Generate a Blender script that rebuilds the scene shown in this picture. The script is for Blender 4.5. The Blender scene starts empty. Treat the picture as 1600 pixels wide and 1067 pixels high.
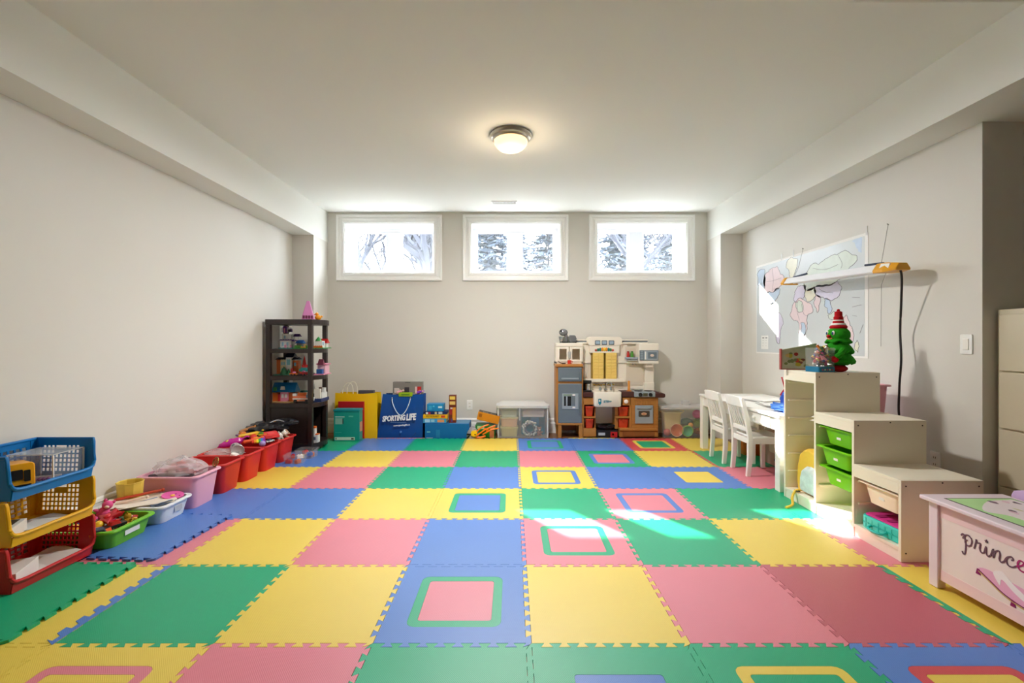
import bpy, math, random
from mathutils import Matrix, Vector, noise
from mathutils.geometry import tessellate_polygon
S = bpy.context.scene
C = S.collection
F, CZ = 703.0, 1.177            # focal length in pixels of the 1600 wide frame, camera height

# ---------------------------------------------------------------- camera, world, sun, exposure
cam = bpy.data.objects.new('camera', bpy.data.cameras.new('camera'))
C.objects.link(cam)
cam.location = (0, 0, CZ)
cam.rotation_euler = (math.pi / 2, 0, 0)
cam.data.sensor_width = 36.0
cam.data.lens = F / 1600 * 36.0
cam.data.clip_start = 0.02
cam.data.clip_end = 300
S.camera = cam

w = bpy.data.worlds.new('sky')
S.world = w
w.use_nodes = True
bg = w.node_tree.nodes['Background']
bg.inputs[0].default_value = (0.80, 0.90, 1.0, 1)
bg.inputs[1].default_value = 12.0

sl = bpy.data.lights.new('sun', 'SUN')
sl.energy = 10.0
sl.angle = math.radians(0.6)
sl.color = (1.0, 0.95, 0.86)
sun = bpy.data.objects.new('sun', sl)
C.objects.link(sun)
sun.rotation_euler = Vector((1, -1.41, -1.08)).to_track_quat('-Z', 'Y').to_euler()

for wx in (-1.58, 0.045, 1.67):               # portals: guide sky light sampling through the three windows
    pl = bpy.data.lights.new('window_portal', 'AREA')
    pl.shape = 'RECTANGLE'; pl.size = 1.2; pl.size_y = 0.7
    pl.cycles.is_portal = True
    po = bpy.data.objects.new('window_portal', pl)
    C.objects.link(po)
    po.location = (wx, 6.2, 2.38)
    po.rotation_euler = (-math.pi / 2, 0, 0)

S.view_settings.view_transform = 'Standard'
S.view_settings.look = 'None'
S.view_settings.exposure = 1.58
S.view_settings.gamma = 1.0
S.view_settings.use_curve_mapping = False
S.cycles.use_denoising = True
S.cycles.max_bounces = 12
S.cycles.diffuse_bounces = 8
S.cycles.transparent_max_bounces = 24
S.cycles.sample_clamp_indirect = 10
S.cycles.caustics_reflective = False
S.cycles.caustics_refractive = False

# ---------------------------------------------------------------- helpers
R = math.radians

def lin(c):
    c = c / 255.0
    return c / 12.92 if c <= 0.04045 else ((c + 0.055) / 1.055) ** 2.4

MATS = {}
def M(name, rgb=None, rough=0.5, spec=0.4, metal=0.0, var=0.05, vs=8.0, bump=0.0, bs=120.0, emit=None, clear=None, wood=None, foam=False, coat=0.0, trans=0.0):
    """procedural material: a base colour with soft noise variation and optional fine relief"""
    if name in MATS:
        return MATS[name]
    m = bpy.data.materials.new(name)
    m.use_nodes = True
    nt = m.node_tree
    b = nt.nodes['Principled BSDF']
    out = nt.nodes['Material Output']
    col = tuple(lin(c) for c in rgb) + (1,)
    tc = nt.nodes.new('ShaderNodeTexCoord')
    n = nt.nodes.new('ShaderNodeTexNoise')
    n.inputs['Scale'].default_value = vs
    n.inputs['Detail'].default_value = 4
    nt.links.new(tc.outputs['Object'], n.inputs['Vector'])
    mx = nt.nodes.new('ShaderNodeMix')
    mx.data_type = 'RGBA'
    if wood:
        mp = nt.nodes.new('ShaderNodeMapping')
        mp.inputs['Scale'].default_value = wood
        nt.links.new(tc.outputs['Object'], mp.inputs['Vector'])
        nt.links.new(mp.outputs[0], n.inputs['Vector'])
        var = max(var, 0.25)
    mx.inputs[6].default_value = tuple(c * (1 - var) for c in col[:3]) + (1,)
    mx.inputs[7].default_value = tuple(min(1, c * (1 + var)) for c in col[:3]) + (1,)
    nt.links.new(n.outputs[0], mx.inputs[0])
    nt.links.new(mx.outputs[2], b.inputs['Base Color'])
    b.inputs['Roughness'].default_value = rough
    b.inputs['Specular IOR Level'].default_value = spec
    b.inputs['Metallic'].default_value = metal
    b.inputs['Coat Weight'].default_value = coat
    b.inputs['Transmission Weight'].default_value = trans
    if foam:                       # two crossed ribs: the fine anti-slip grain of foam mats
        hs = []
        for ang in (R(40), R(-40)):
            mp = nt.nodes.new('ShaderNodeMapping')
            mp.inputs['Rotation'].default_value = (0, 0, ang)
            wv = nt.nodes.new('ShaderNodeTexWave')
            wv.inputs['Scale'].default_value = 55
            nt.links.new(tc.outputs['Object'], mp.inputs['Vector'])
            nt.links.new(mp.outputs[0], wv.inputs['Vector'])
            hs.append(wv)
        ad = nt.nodes.new('ShaderNodeMath'); ad.operation = 'ADD'
        nt.links.new(hs[0].outputs[1], ad.inputs[0]); nt.links.new(hs[1].outputs[1], ad.inputs[1])
        bp = nt.nodes.new('ShaderNodeBump')
        bp.inputs['Strength'].default_value = 0.22
        bp.inputs['Distance'].default_value = 0.0015
        nt.links.new(ad.outputs[0], bp.inputs['Height'])
        nt.links.new(bp.outputs[0], b.inputs['Normal'])
    elif bump:
        n2 = nt.nodes.new('ShaderNodeTexNoise')
        n2.inputs['Scale'].default_value = bs
        n2.inputs['Detail'].default_value = 3
        nt.links.new(tc.outputs['Object'], n2.inputs['Vector'])
        bp = nt.nodes.new('ShaderNodeBump')
        bp.inputs['Strength'].default_value = bump
        bp.inputs['Distance'].default_value = 0.004
        nt.links.new(n2.outputs[0], bp.inputs['Height'])
        nt.links.new(bp.outputs[0], b.inputs['Normal'])
    if emit:
        b.inputs['Emission Color'].default_value = tuple(lin(c) for c in emit[0]) + (1,)
        b.inputs['Emission Strength'].default_value = emit[1]
    if clear is not None:          # clear plastic or glass seen through: share of see-through
        t = nt.nodes.new('ShaderNodeBsdfTransparent')
        ms = nt.nodes.new('ShaderNodeMixShader')
        ms.inputs[0].default_value = clear
        nt.links.new(b.outputs[0], ms.inputs[1])
        nt.links.new(t.outputs[0], ms.inputs[2])
        nt.links.new(ms.outputs[0], out.inputs[0])
    MATS[name] = m
    return m

def col(rgb, rough=0.42):
    """plain coloured plastic or print of a given colour"""
    return M('plastic_%d_%d_%d_%d' % (*rgb, int(rough * 100)), rgb, rough=rough, var=0.03)

WM = {}
def wm(o):
    return WM.get(o.name, Matrix.Identity(4)) if o else Matrix.Identity(4)

def catmull(pts, n=6, closed=False):
    P = [Vector(p) for p in pts]
    if len(P) < 3:
        return P
    out = []
    N = len(P)
    rng = range(N if closed else N - 1)
    for i in rng:
        if closed:
            a, b, c, d = P[(i - 1) % N], P[i], P[(i + 1) % N], P[(i + 2) % N]
        else:
            a, b, c, d = P[max(i - 1, 0)], P[i], P[i + 1], P[min(i + 2, N - 1)]
        for k in range(n):
            t = k / n
            out.append(0.5 * ((2 * b) + (c - a) * t + (2 * a - 5 * b + 4 * c - d) * t * t + (3 * b - a - 3 * c + d) * t ** 3))
    if not closed:
        out.append(P[-1])
    return out

def rrect(x0, x1, y0, y1, r, n=3):
    r = min(r, (x1 - x0) / 2 - 1e-5, (y1 - y0) / 2 - 1e-5)
    pts = []
    for cx, cy, a in ((x1 - r, y1 - r, 0), (x0 + r, y1 - r, 90), (x0 + r, y0 + r, 180), (x1 - r, y0 + r, 270)):
        for k in range(n + 1):
            t = R(a + 90 * k / n)
            pts.append((cx + r * math.cos(t), cy + r * math.sin(t)))
    return pts

class G:
    """collects shapes into one mesh; built in world coordinates (or local with local=True)"""
    def __init__(s):
        s.v, s.f = [], []
    def add(s, vs, fs):
        k = len(s.v)
        s.v += [Vector(p) for p in vs]
        s.f += [tuple(i + k for i in f) for f in fs]
        return s
    def box(s, x0, x1, y0, y1, z0, z1):
        return s.add([(x0, y0, z0), (x1, y0, z0), (x1, y1, z0), (x0, y1, z0), (x0, y0, z1), (x1, y0, z1), (x1, y1, z1), (x0, y1, z1)],
                     [(0, 3, 2, 1), (4, 5, 6, 7), (0, 1, 5, 4), (1, 2, 6, 5), (2, 3, 7, 6), (3, 0, 4, 7)])
    def loft(s, rings, cap0=True, cap1=True, loop=False):
        n = len(rings[0])
        vs = [p for r in rings for p in r]
        fs = []
        m = len(rings)
        for k in range(m if loop else m - 1):
            k2 = (k + 1) % m
            for i in range(n):
                j = (i + 1) % n
                fs.append((k * n + i, k * n + j, k2 * n + j, k2 * n + i))
        if cap0 and not loop:
            fs.append(tuple(reversed(range(n))))
        if cap1 and not loop:
            fs.append(tuple((m - 1) * n + i for i in range(n)))
        return s.add(vs, fs)
    def prism(s, poly, a, b, axis='z'):
        """polygon extruded along an axis; poly given in the other two axes (xy, xz or yz)"""
        mk = {'z': lambda p, t: (p[0], p[1], t), 'y': lambda p, t: (p[0], t, p[1]), 'x': lambda p, t: (t, p[0], p[1])}[axis]
        return s.loft([[mk(p, a) for p in poly], [mk(p, b) for p in poly]])
    def rbox(s, x0, x1, y0, y1, z0, z1, r, axis='z', n=3):
        if axis == 'z':
            return s.prism(rrect(x0, x1, y0, y1, r, n), z0, z1)
        if axis == 'y':
            return s.prism(rrect(x0, x1, z0, z1, r, n), y0, y1, 'y')
        return s.prism(rrect(y0, y1, z0, z1, r, n), x0, x1, 'x')
    def lathe(s, prof, n=16, c=(0, 0), caps=True):
        rings = [[(c[0] + r * math.cos(2 * math.pi * i / n), c[1] + r * math.sin(2 * math.pi * i / n), z) for i in range(n)] for r, z in prof]
        return s.loft(rings, caps, caps)
    def tube(s, pts, r, n=6, closed=False, smooth=0):
        P = catmull(pts, smooth, closed) if smooth else [Vector(p) for p in pts]
        rings = []
        N = len(P)
        up = Vector((0, 0, 1))
        for i, p in enumerate(P):
            a = P[(i - 1) % N] if (closed or i) else P[0]
            b = P[(i + 1) % N] if (closed or i < N - 1) else P[-1]
            t = (b - a)
            t = t.normalized() if t.length > 1e-9 else Vector((0, 0, 1))
            u = t.cross(up if abs(t.z) < 0.95 else Vector((1, 0, 0))).normalized()
            v = t.cross(u)
            rr = r(i / max(1, N - 1)) if callable(r) else r
            rings.append([p + rr * (u * math.cos(2 * math.pi * k / n) + v * math.sin(2 * math.pi * k / n)) for k in range(n)])
        return s.loft(rings, loop=closed)
    def ball(s, c, r, nu=12, nv=8, amp=0.0, seed=0, fr=3.0):
        r = (r, r, r) if not hasattr(r, '__len__') else r
        rings = []
        for j in range(1, nv):
            ph = math.pi * j / nv
            ring = []
            for i in range(nu):
                th = 2 * math.pi * i / nu
                d = Vector((math.sin(ph) * math.cos(th), math.sin(ph) * math.sin(th), -math.cos(ph)))
                k = 1 + amp * noise.noise(d * fr + Vector((seed * 7.1, seed * 3.3, 0)))
                ring.append((c[0] + r[0] * d.x * k, c[1] + r[1] * d.y * k, c[2] + r[2] * d.z * k))
            rings.append(ring)
        k0 = len(s.v)
        s.loft(rings, False, False)
        s.v += [Vector((c[0], c[1], c[2] - r[2])), Vector((c[0], c[1], c[2] + r[2]))]
        a, b = len(s.v) - 2, len(s.v) - 1
        top = k0 + (nv - 2) * nu
        for i in range(nu):
            j = (i + 1) % nu
            s.f.append((k0 + j, k0 + i, a))
            s.f.append((top + i, top + j, b))
        return s
    def xf(s, m, since=0):
        for i in range(since, len(s.v)):
            s.v[i] = m @ s.v[i]
        return s
    def build(s, name, mat, parent=None, bevel=0.0, smooth=False, local=False, seg=2, solid=0.0, label=None):
        vs = s.v
        if parent is not None and not local:
            inv = wm(parent).inverted()
            vs = [inv @ p for p in vs]
        me = bpy.data.meshes.new(name)
        me.from_pydata([tuple(p) for p in vs], [], s.f)
        me.materials.append(mat)
        me.update()
        if smooth:
            me.shade_smooth()
            try:
                me.set_sharp_from_angle(angle=R(38))
            except Exception:
                pass
        o = bpy.data.objects.new(name, me)
        C.objects.link(o)
        if parent is not None:
            o.parent = parent
            WM[o.name] = wm(parent)
        else:
            WM[o.name] = Matrix.Identity(4)
        if solid:
            md = o.modifiers.new('thickness', 'SOLIDIFY'); md.thickness = solid; md.offset = 0
        if bevel:
            md = o.modifiers.new('rounding', 'BEVEL')
            md.width = bevel; md.segments = seg; md.limit_method = 'ANGLE'; md.angle_limit = R(40)
        if label:
            o['label'] = label
        return o

def tag(o, label, cat, group=None):
    o['label'] = label; o['category'] = cat
    if group:
        o['group'] = group
    return o

def thing(name, label, cat, loc=(0, 0, 0), rz=0.0, group=None, rx=0.0, ry=0.0):
    o = bpy.data.objects.new(name, None)
    o.empty_display_size = 0.05
    C.objects.link(o)
    o.location = loc
    o.rotation_euler = (rx, ry, rz)
    m = Matrix.Translation(loc) @ Matrix.Rotation(rz, 4, 'Z') @ Matrix.Rotation(ry, 4, 'Y') @ Matrix.Rotation(rx, 4, 'X')
    WM[o.name] = m
    return tag(o, label, cat, group)

def struct(o):
    o['kind'] = 'structure'
    return o

def sempty(name, loc):
    o = bpy.data.objects.new(name, None)
    C.objects.link(o)
    o.location = loc
    WM[o.name] = Matrix.Translation(loc)
    return struct(o)

def dup(root, loc, rz=0.0, label=None, rx=0.0, ry=0.0):
    """a copy of a thing with copies of its parts and sub-parts (mesh data shared)"""
    r = root.copy()
    C.objects.link(r)
    r.location = loc; r.rotation_euler = (rx, ry, rz)
    WM[r.name] = Matrix.Translation(loc) @ Matrix.Rotation(rz, 4, 'Z') @ Matrix.Rotation(ry, 4, 'Y') @ Matrix.Rotation(rx, 4, 'X')
    if label:
        r['label'] = label
    for ch in list(root.children):
        c = ch.copy(); C.objects.link(c); c.parent = r
        WM[c.name] = WM[r.name]
        for g in list(ch.children):
            d = g.copy(); C.objects.link(d); d.parent = c
    return r

FACE_CAM = Matrix(((1, 0, 0), (0, 0, -1), (0, 1, 0)))       # print facing the camera side (-Y)
FACE_LEFT = Matrix(((0, 0, -1), (-1, 0, 0), (0, 1, 0)))     # print facing the room from the right wall (-X)
def text(s, size, loc, rot, mat, parent, name='lettering', shear=0.0, bold=0.0, depth=0.0005, wide=1.0, align='CENTER'):
    cu = bpy.data.curves.new(name, 'FONT')
    cu.body = s; cu.size = size; cu.shear = shear; cu.offset = bold; cu.extrude = depth
    cu.align_x = align; cu.align_y = 'CENTER'; cu.resolution_u = 3
    t = bpy.data.objects.new(name, cu)
    me = bpy.data.meshes.new_from_object(t)
    bpy.data.objects.remove(t)
    me.name = name
    m = wm(parent).inverted() @ Matrix.Translation(loc) @ rot.to_4x4() @ Matrix.Diagonal((wide, 1, 1, 1))
    me.transform(m)
    me.materials.clear(); me.materials.append(mat)
    o = bpy.data.objects.new(name, me)
    C.objects.link(o)
    o.parent = parent
    return o

def W(px, py, Y):
    """photo pixel at depth Y -> world X, Z"""
    return (px - 800) / F * Y, CZ + (533.5 - py) / F * Y

# ---------------------------------------------------------------- materials of the place
WALL = M('wall_paint', (216, 213, 206), rough=0.75, spec=0.2, var=0.02, vs=2, bump=0.05, bs=260)
CEIL = M('ceiling_paint', (233, 234, 230), rough=0.85, spec=0.1, var=0.015, vs=2)
TRIM = M('white_trim_paint', (240, 240, 238), rough=0.35, spec=0.4, var=0.01)
FLOORM = M('brown_wood_floor', (120, 82, 52), rough=0.4, wood=(3, 40, 3))
VINYL = M('window_vinyl', (212, 214, 220), rough=0.4, var=0.01)  # white vinyl greyed: the shade of the backlit frame is put into the colour
GLASS = M('window_glass', (240, 245, 250), rough=0.02, clear=0.93, var=0)
WHITE = M('white_lacquer', (240, 238, 232), rough=0.35, spec=0.4, var=0.015)
CREAM = M('cream_shelf_foil', (238, 230, 212), rough=0.42, var=0.02)
CHROME = M('chrome_metal', (200, 200, 202), rough=0.22, metal=1.0, var=0.02)
GREY = M('grey_plastic', (120, 130, 138), rough=0.4)
BLACK = M('black_plastic', (22, 22, 24), rough=0.4)
DARKWOOD = M('espresso_wood', (40, 30, 28), rough=0.32, spec=0.5, wood=(2, 2, 30), var=0.3)
PAPER = M('white_paper', (236, 234, 230), rough=0.7, spec=0.2, var=0.02)
CLEARP = M('clear_plastic', (225, 228, 228), rough=0.18, clear=0.64, var=0)
CLEARB = M('clear_box_plastic', (225, 230, 232), rough=0.15, clear=0.9, var=0)
FILM = M('plastic_film', (235, 232, 235), rough=0.25, clear=0.66, var=0.05, vs=30, bump=0.4, bs=20)

# ---------------------------------------------------------------- the room
XL, XR, YB, H = -2.629, 2.779, 5.8, 2.839          # left wall, right wall, back wall, ceiling
BL, BR, ZBL, ZBR = -2.376, 2.516, 2.453, 2.475      # bulkhead faces and undersides
CYL, CYR = 5.388, 5.426                             # fronts of the two corner columns
YE = 2.658                                          # where the right wall turns away
XE, YN = 5.2, -2.6                                  # far right wall, wall behind the camera
struct(G().box(XL, XE, YN, YB + .3, -0.06, 0.0).build('floor', FLOORM))
struct(G().box(XL - .1, XE, YN - .1, YB + .3, H, H + 0.08).build('ceiling', CEIL))
struct(G().box(XL - .12, XL, YN, YB + .3, 0, H).build('wall_left', WALL))
struct(G().box(XR, XR + .12, YE, YB + .3, 0, H).build('wall_right', WALL))
struct(G().box(XR + .12, XE, YE, YE + .12, 0, H).build('wall_return', WALL))
struct(G().box(XE, XE + .12, YN, YE + .12, 0, H).build('wall_side_room', WALL))
struct(G().box(XL, XE, YN - .12, YN, 0, H).build('wall_rear', WALL))
WX = [(-2.162, -0.998), (-0.536, 0.627), (1.089, 2.252)]
WZ0, WZ1, YG = 2.056, 2.707, 6.05
g = G()
xs = [XL] + [v for p in WX for v in p] + [XR]
for i in range(len(xs) - 1):
    if i % 2 == 0:
        g.box(xs[i], xs[i + 1], YB, YB + .3, 0, H)
    else:
        g.box(xs[i], xs[i + 1], YB, YB + .3, 0, WZ0)
        g.box(xs[i], xs[i + 1], YB, YB + .3, WZ1, H)
struct(g.build('wall_back', WALL))
struct(G().box(XL, BL, CYL, YB, 0, ZBL).build('wall_column_left', WALL))
struct(G().box(BR, XR, CYR, YB, 0, ZBR).build('wall_column_right', WALL))
struct(G().box(XL, BL, YN, YB, ZBL, H).build('ceiling_bulkhead_left', CEIL))
g = G().box(BR, XR, YN, YB, ZBR, H).box(XR, XE, YN, YE, ZBR, H).box(1.304, BR, YN, 1.72, ZBR, H)
struct(g.build('ceiling_bulkhead_right', CEIL))

def baseboard(name, a, b, axis, face, into):
    """moulded baseboard; face = wall plane, into = +1/-1 direction into the room"""
    prof = [(0, 0), (0.016, 0), (0.016, 0.125), (0.011, 0.135), (0.011, 0.155), (0.018, 0.163), (0.014, 0.18), (0.006, 0.19), (0, 0.19)]
    pr = [(face + into * p, z) for p, z in prof]
    g = G()
    if axis == 'x':
        g.prism([(p, z) for p, z in pr], a, b, 'x')
    else:
        g.prism([(p, z) for p, z in pr], a, b, 'y')
    return struct(g.build(name, TRIM))
baseboard('baseboard_back', BL, BR, 'x', YB, -1)
baseboard('baseboard_left', YN, CYL, 'y', XL, 1)
baseboard('baseboard_right', YE, CYR, 'y', XR, -1)
baseboard('baseboard_column_left', XL, BL, 'x', CYL, -1)
baseboard('baseboard_column_right', BR, XR, 'x', CYR, -1)
baseboard('baseboard_return', XR, XE, 'x', YE, -1)

# windows: moulded casing, deep reveal, vinyl frame with two lights
for i, (x0, x1) in enumerate(WX):
    wd = sempty('window_%d' % (i + 1), ((x0 + x1) / 2, YB, WZ0))
    cw = 0.098
    prof = [(0, 0), (0, 0.016), (0.012, 0.020), (0.03, 0.020), (0.036, 0.014), (0.06, 0.016), (0.066, 0.026), (0.09, 0.030), (cw, 0.026), (cw, 0)]
    # mitred boards: ring per corner
    def corner(sx, sz):
        X = x0 if sx < 0 else x1
        Z = WZ0 if sz < 0 else WZ1
        return [(X + sx * p, YB - d, Z + sz * p) for p, d in prof]
    cs = [corner(-1, -1), corner(1, -1), corner(1, 1), corner(-1, 1)]
    for k in range(4):
        G().loft([cs[k], cs[(k + 1) % 4]]).build('casing_board', TRIM, wd)
    g = G()                                    # reveal lining
    t = 0.012
    g.box(x0, x0 + t, YB + .002, YB + .3, WZ0, WZ1).box(x1 - t, x1, YB + .002, YB + .3, WZ0, WZ1)
    g.box(x0 + t, x1 - t, YB + .002, YB + .3, WZ1 - t, WZ1)
    g.build('reveal', TRIM, wd)
    G().box(x0 + t, x1 - t, YB - .004, YB + .3, WZ0, WZ0 + t).build('sill', TRIM, wd, bevel=.003)
    fr = [x0 + t, x0 + .059, x0 + .481, x0 + .671, x1 - .059, x1 - t]
    zb, zt = WZ0 + .058, WZ1 - .06
    g = G().box(fr[0], fr[1], YG, YG + .06, WZ0 + t, WZ1 - t).box(fr[4], fr[5], YG, YG + .06, WZ0 + t, WZ1 - t)
    g.box(fr[1], fr[4], YG, YG + .06, WZ0 + t, zb).box(fr[1], fr[4], YG, YG + .06, zt, WZ1 - t)
    f = g.build('frame', VINYL, wd, bevel=.004)
    G().box(fr[2], fr[3], YG, YG + .055, zb, zt).build('mullion', VINYL, wd, bevel=.006)
    for a, b in ((fr[1], fr[2]), (fr[3], fr[4])):
        sh = G()
        e = .014
        sh.box(a, a + e, YG + .012, YG + .05, zb, zt).box(b - e, b, YG + .012, YG + .05, zb, zt)
        sh.box(a + e, b - e, YG + .012, YG + .05, zb, zb + e).box(a + e, b - e, YG + .012, YG + .05, zt - e, zt)
        sh.build('sash', VINYL, wd)
        G().box(a + e, b - e, YG + .03, YG + .034, zb + e, zt - e).build('pane', GLASS, wd)
    hx = fr[2] + .012 if i == 0 else (fr[3] - .02)
    if i != 1:
        G().box(hx, hx + .012, YG - .006, YG, zb + .10, zb + .16).box(hx + .002, hx + .010, YG - .02, YG - .006, zb + .11, zb + .235).build('latch', WHITE, wd, bevel=.003)

# ceiling lamp
lamp = thing('ceiling_lamp', 'round flush ceiling lamp with brushed nickel ring and glowing glass bowl', 'lamp', (-0.01, 3.617, H))
NICK = M('brushed_nickel', (190, 182, 170), rough=0.32, metal=1.0)
G().lathe([(.05, 0), (.163, 0), (.168, -.012), (.160, -.022), (.158, -.032), (.146, -.040), (.140, -.052), (.128, -.056), (.12, -.045)], 40, caps=False).build('ring', NICK, lamp, smooth=True, local=True)
BOWL = M('lit_frosted_glass', (255, 226, 180), rough=0.5, emit=((255, 200, 140), 0.75))
prof = [(.136 * math.cos(R(a)) ** 0.8 if a < 89 else .002, -.048 - .085 * math.sin(R(a))) for a in range(0, 91, 9)]
G().lathe(prof, 40, caps=False).build('glass_bowl', BOWL, lamp, smooth=True, local=True)
G().lathe([(.002, -.128), (.012, -.131), (.014, -.137), (.008, -.143), (.006, -.15), (.002, -.153)], 14).build('finial', NICK, lamp, smooth=True, local=True)
ll = bpy.data.lights.new('lamp_bulb', 'AREA'); ll.shape = 'DISK'; ll.size = .26; ll.energy = 28; ll.color = (1, .97, .93)
lo = bpy.data.objects.new('lamp_bulb', ll); C.objects.link(lo); lo.location = (-0.01, 3.617, H - .16)
lb = bpy.data.lights.new('lamp_glow', 'POINT'); lb.energy = 2; lb.color = (1, .80, .56); lb.shadow_soft_size = .07
lo = bpy.data.objects.new('lamp_glow', lb); C.objects.link(lo); lo.location = (-0.01, 3.617, H - .2)

vent = thing('ceiling_vent', 'white slotted air vent in the ceiling near the middle window', 'vent', (-.095, 5.372, H))
g = G().box(-.15, .15, -.055, -.043, -.008, 0).box(-.15, .15, .043, .055, -.008, 0).box(-.15, -.138, -.043, .043, -.008, 0).box(.138, .15, -.043, .043, -.008, 0)
g.build('vent_frame', TRIM, vent, local=True)
G().box(-.138, .138, -.043, .043, -.001, 0).build('dark_throat', M('vent_dark', (50, 50, 55)), vent, local=True)
sl_me = None
for k in range(19):
    x = -.13 + k * .26 / 18
    if sl_me is None:
        o = G().box(-.0035, .0035, -.043, .043, -.006, -.001).build('slat', TRIM, vent, local=True); sl_me = o
    else:
        o = sl_me.copy(); C.objects.link(o); o.parent = vent
    o.location.x = x

def outlet(label, X, Y, Z, side, kind):
    """wall plate: side 'back' faces -Y, 'right' faces -X"""
    t = thing('light_switch' if kind == 'switch' else 'power_outlet', label, 'switch' if kind == 'switch' else 'outlet', (X, Y, Z), -math.pi / 2 if side == 'right' else 0)
    G().rbox(-.037, .037, -.007, 0, -.06, .06, .006, 'y').build('wall_plate', TRIM, t, local=True, bevel=.002)
    if kind == 'switch':
        G().rbox(-.018, .018, -.011, -.006, -.034, .034, .002, 'y').build('rocker', WHITE, t, local=True, bevel=.002)
    else:
        for dz in (-.022, .022):
            f = G().rbox(-.016, .016, -.009, -.006, dz - .015, dz + .015, .008, 'y').build('socket', WHITE, t, local=True)
            G().box(-.008, -.005, -.0095, -.0085, dz - .006, dz + .006).box(.005, .008, -.0095, -.0085, dz - .006, dz + .006).build('slot', BLACK, f, local=True)
    return t
outlet('white power outlet on the back wall above the tall narrow game box', -.545, YB, .36, 'back', 'o')
outlet('white rocker light switch on the right wall beside the filing cabinet', XR, 2.748, 1.16, 'right', 'switch')
outlet('white power outlet low on the right wall behind the lowest shelf step', XR, 2.95, .395, 'right', 'o')

# ---------------------------------------------------------------- foam mats
FC = {'green': (0, 166, 118), 'yellow': (230, 202, 82), 'blue': (80, 126, 202), 'pink': (220, 126, 142), 'dark pink': (188, 90, 108), 'red': (205, 72, 80)}
FM = {k: M('foam_' + k.replace(' ', '_'), v, rough=0.38, spec=0.6, var=0.05, vs=3, foam=True) for k, v in FC.items()}
T, X0, Y0, MZ = 0.613, 0.065, 1.726, 0.012
def seam_pts(n=9, a=0.011, sgn=1, flat=False):
    """(t, offset) along one tile side, interlocking dovetail teeth"""
    if flat:
        return [(0, 0)]
    p = T / n
    out = [(0, 0)]
    for i in range(n):
        b = i * p
        d = p * 0.10
        out += [(b + p * .25 + d, -a * sgn), (b + p * .25 - d, a * sgn), (b + p * .75 + d, a * sgn), (b + p * .75 - d, -a * sgn)] if i else \
               [(b + p * .25 - d, a * sgn), (b + p * .75 + d, a * sgn), (b + p * .75 - d, -a * sgn)]
    return out
def tile_outline():
    e = []
    s = seam_pts()
    L = [(t, o) for t, o in s]
    e += [(t, o) for t, o in L]                                   # bottom: left to right
    e += [(T + o, t) for t, o in L]                               # right: up
    e += [(t, T + o) for t, o in ([(T, 0)] + list(reversed(L[1:])))]      # top: right to left
    e += [(o, t) for t, o in ([(T, 0)] + list(reversed(L[1:])))]          # left: down
    k = 0.9965
    return [((x - T / 2) * k, (y - T / 2) * k) for x, y in e]
OUT = tile_outline()
def plate(outer, hole, h):
    """flat plate with optional hole, top at h"""
    g = G()
    loops = [outer] + ([hole] if hole else [])
    tri = tessellate_polygon([[Vector((x, y, 0)) for x, y in l] for l in loops])
    pts = [p for l in loops for p in l]
    n = len(pts)
    fs = []
    for t in tri:
        a, b, c = (Vector((*pts[i], 0)) for i in t)
        if (b - a).cross(c - a).z < 0:
            t = (t[0], t[2], t[1])
        fs.append(tuple(t))
    g.add([(x, y, h) for x, y in pts] + [(x, y, 0) for x, y in pts], fs)
    k = 0
    for li, l in enumerate(loops):
        for i in range(len(l)):
            j = (i + 1) % len(l)
            q = (k + i, k + i + n, k + j + n, k + j)
            g.f.append(q if li == 0 else tuple(reversed(q)))
        k += len(l)
    return g
ORD = ['first', 'second', 'third', 'fourth', 'fifth', 'sixth', 'seventh', 'eighth']
ROWN = ['row nearest back wall', 'second row from back wall', 'third row from back wall', 'fourth row from back wall',
        'third row from camera', 'second row from camera', 'row nearest camera']
g_, y_, b_, p_, d_ = 'green', 'yellow', 'blue', 'pink', 'dark pink'
GRID = [  # far to near; entries: colour or (colour, frame colour or None, centre colour)
    [g_, b_, g_, y_, (b_, g_, b_), b_, ('red', y_, g_), y_],
    [b_, y_, p_, g_, p_, (g_, b_, p_), y_, g_],
    [y_, p_, g_, b_, (y_, b_, y_), b_, (b_, None, y_), p_],
    [b_, b_, y_, (y_, g_, b_), g_, (p_, b_, p_), g_, g_],
    [p_, y_, p_, b_, (p_, g_, p_), g_, y_, p_],
    [y_, g_, y_, (b_, g_, p_), y_, p_, d_, y_],
    [y_, (y_, p_, y_), p_, g_, (g_, None, b_), (g_, y_, g_), (b_, 'red', y_), b_],
]
MESH = {}
def shared(key, make):
    if key not in MESH:
        MESH[key] = make()
    return MESH[key]
def link_mesh(name, key, gmake, mat, parent):
    """object on shared mesh data, material per colour"""
    k = (key, mat.name)
    if k not in MESH:
        o = gmake().build(name, mat, parent, local=True)
        MESH[k] = o.data
        return o
    o = bpy.data.objects.new(name, MESH[k])
    C.objects.link(o)
    o.parent = parent
    return o
rnd = random.Random(4)
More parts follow.
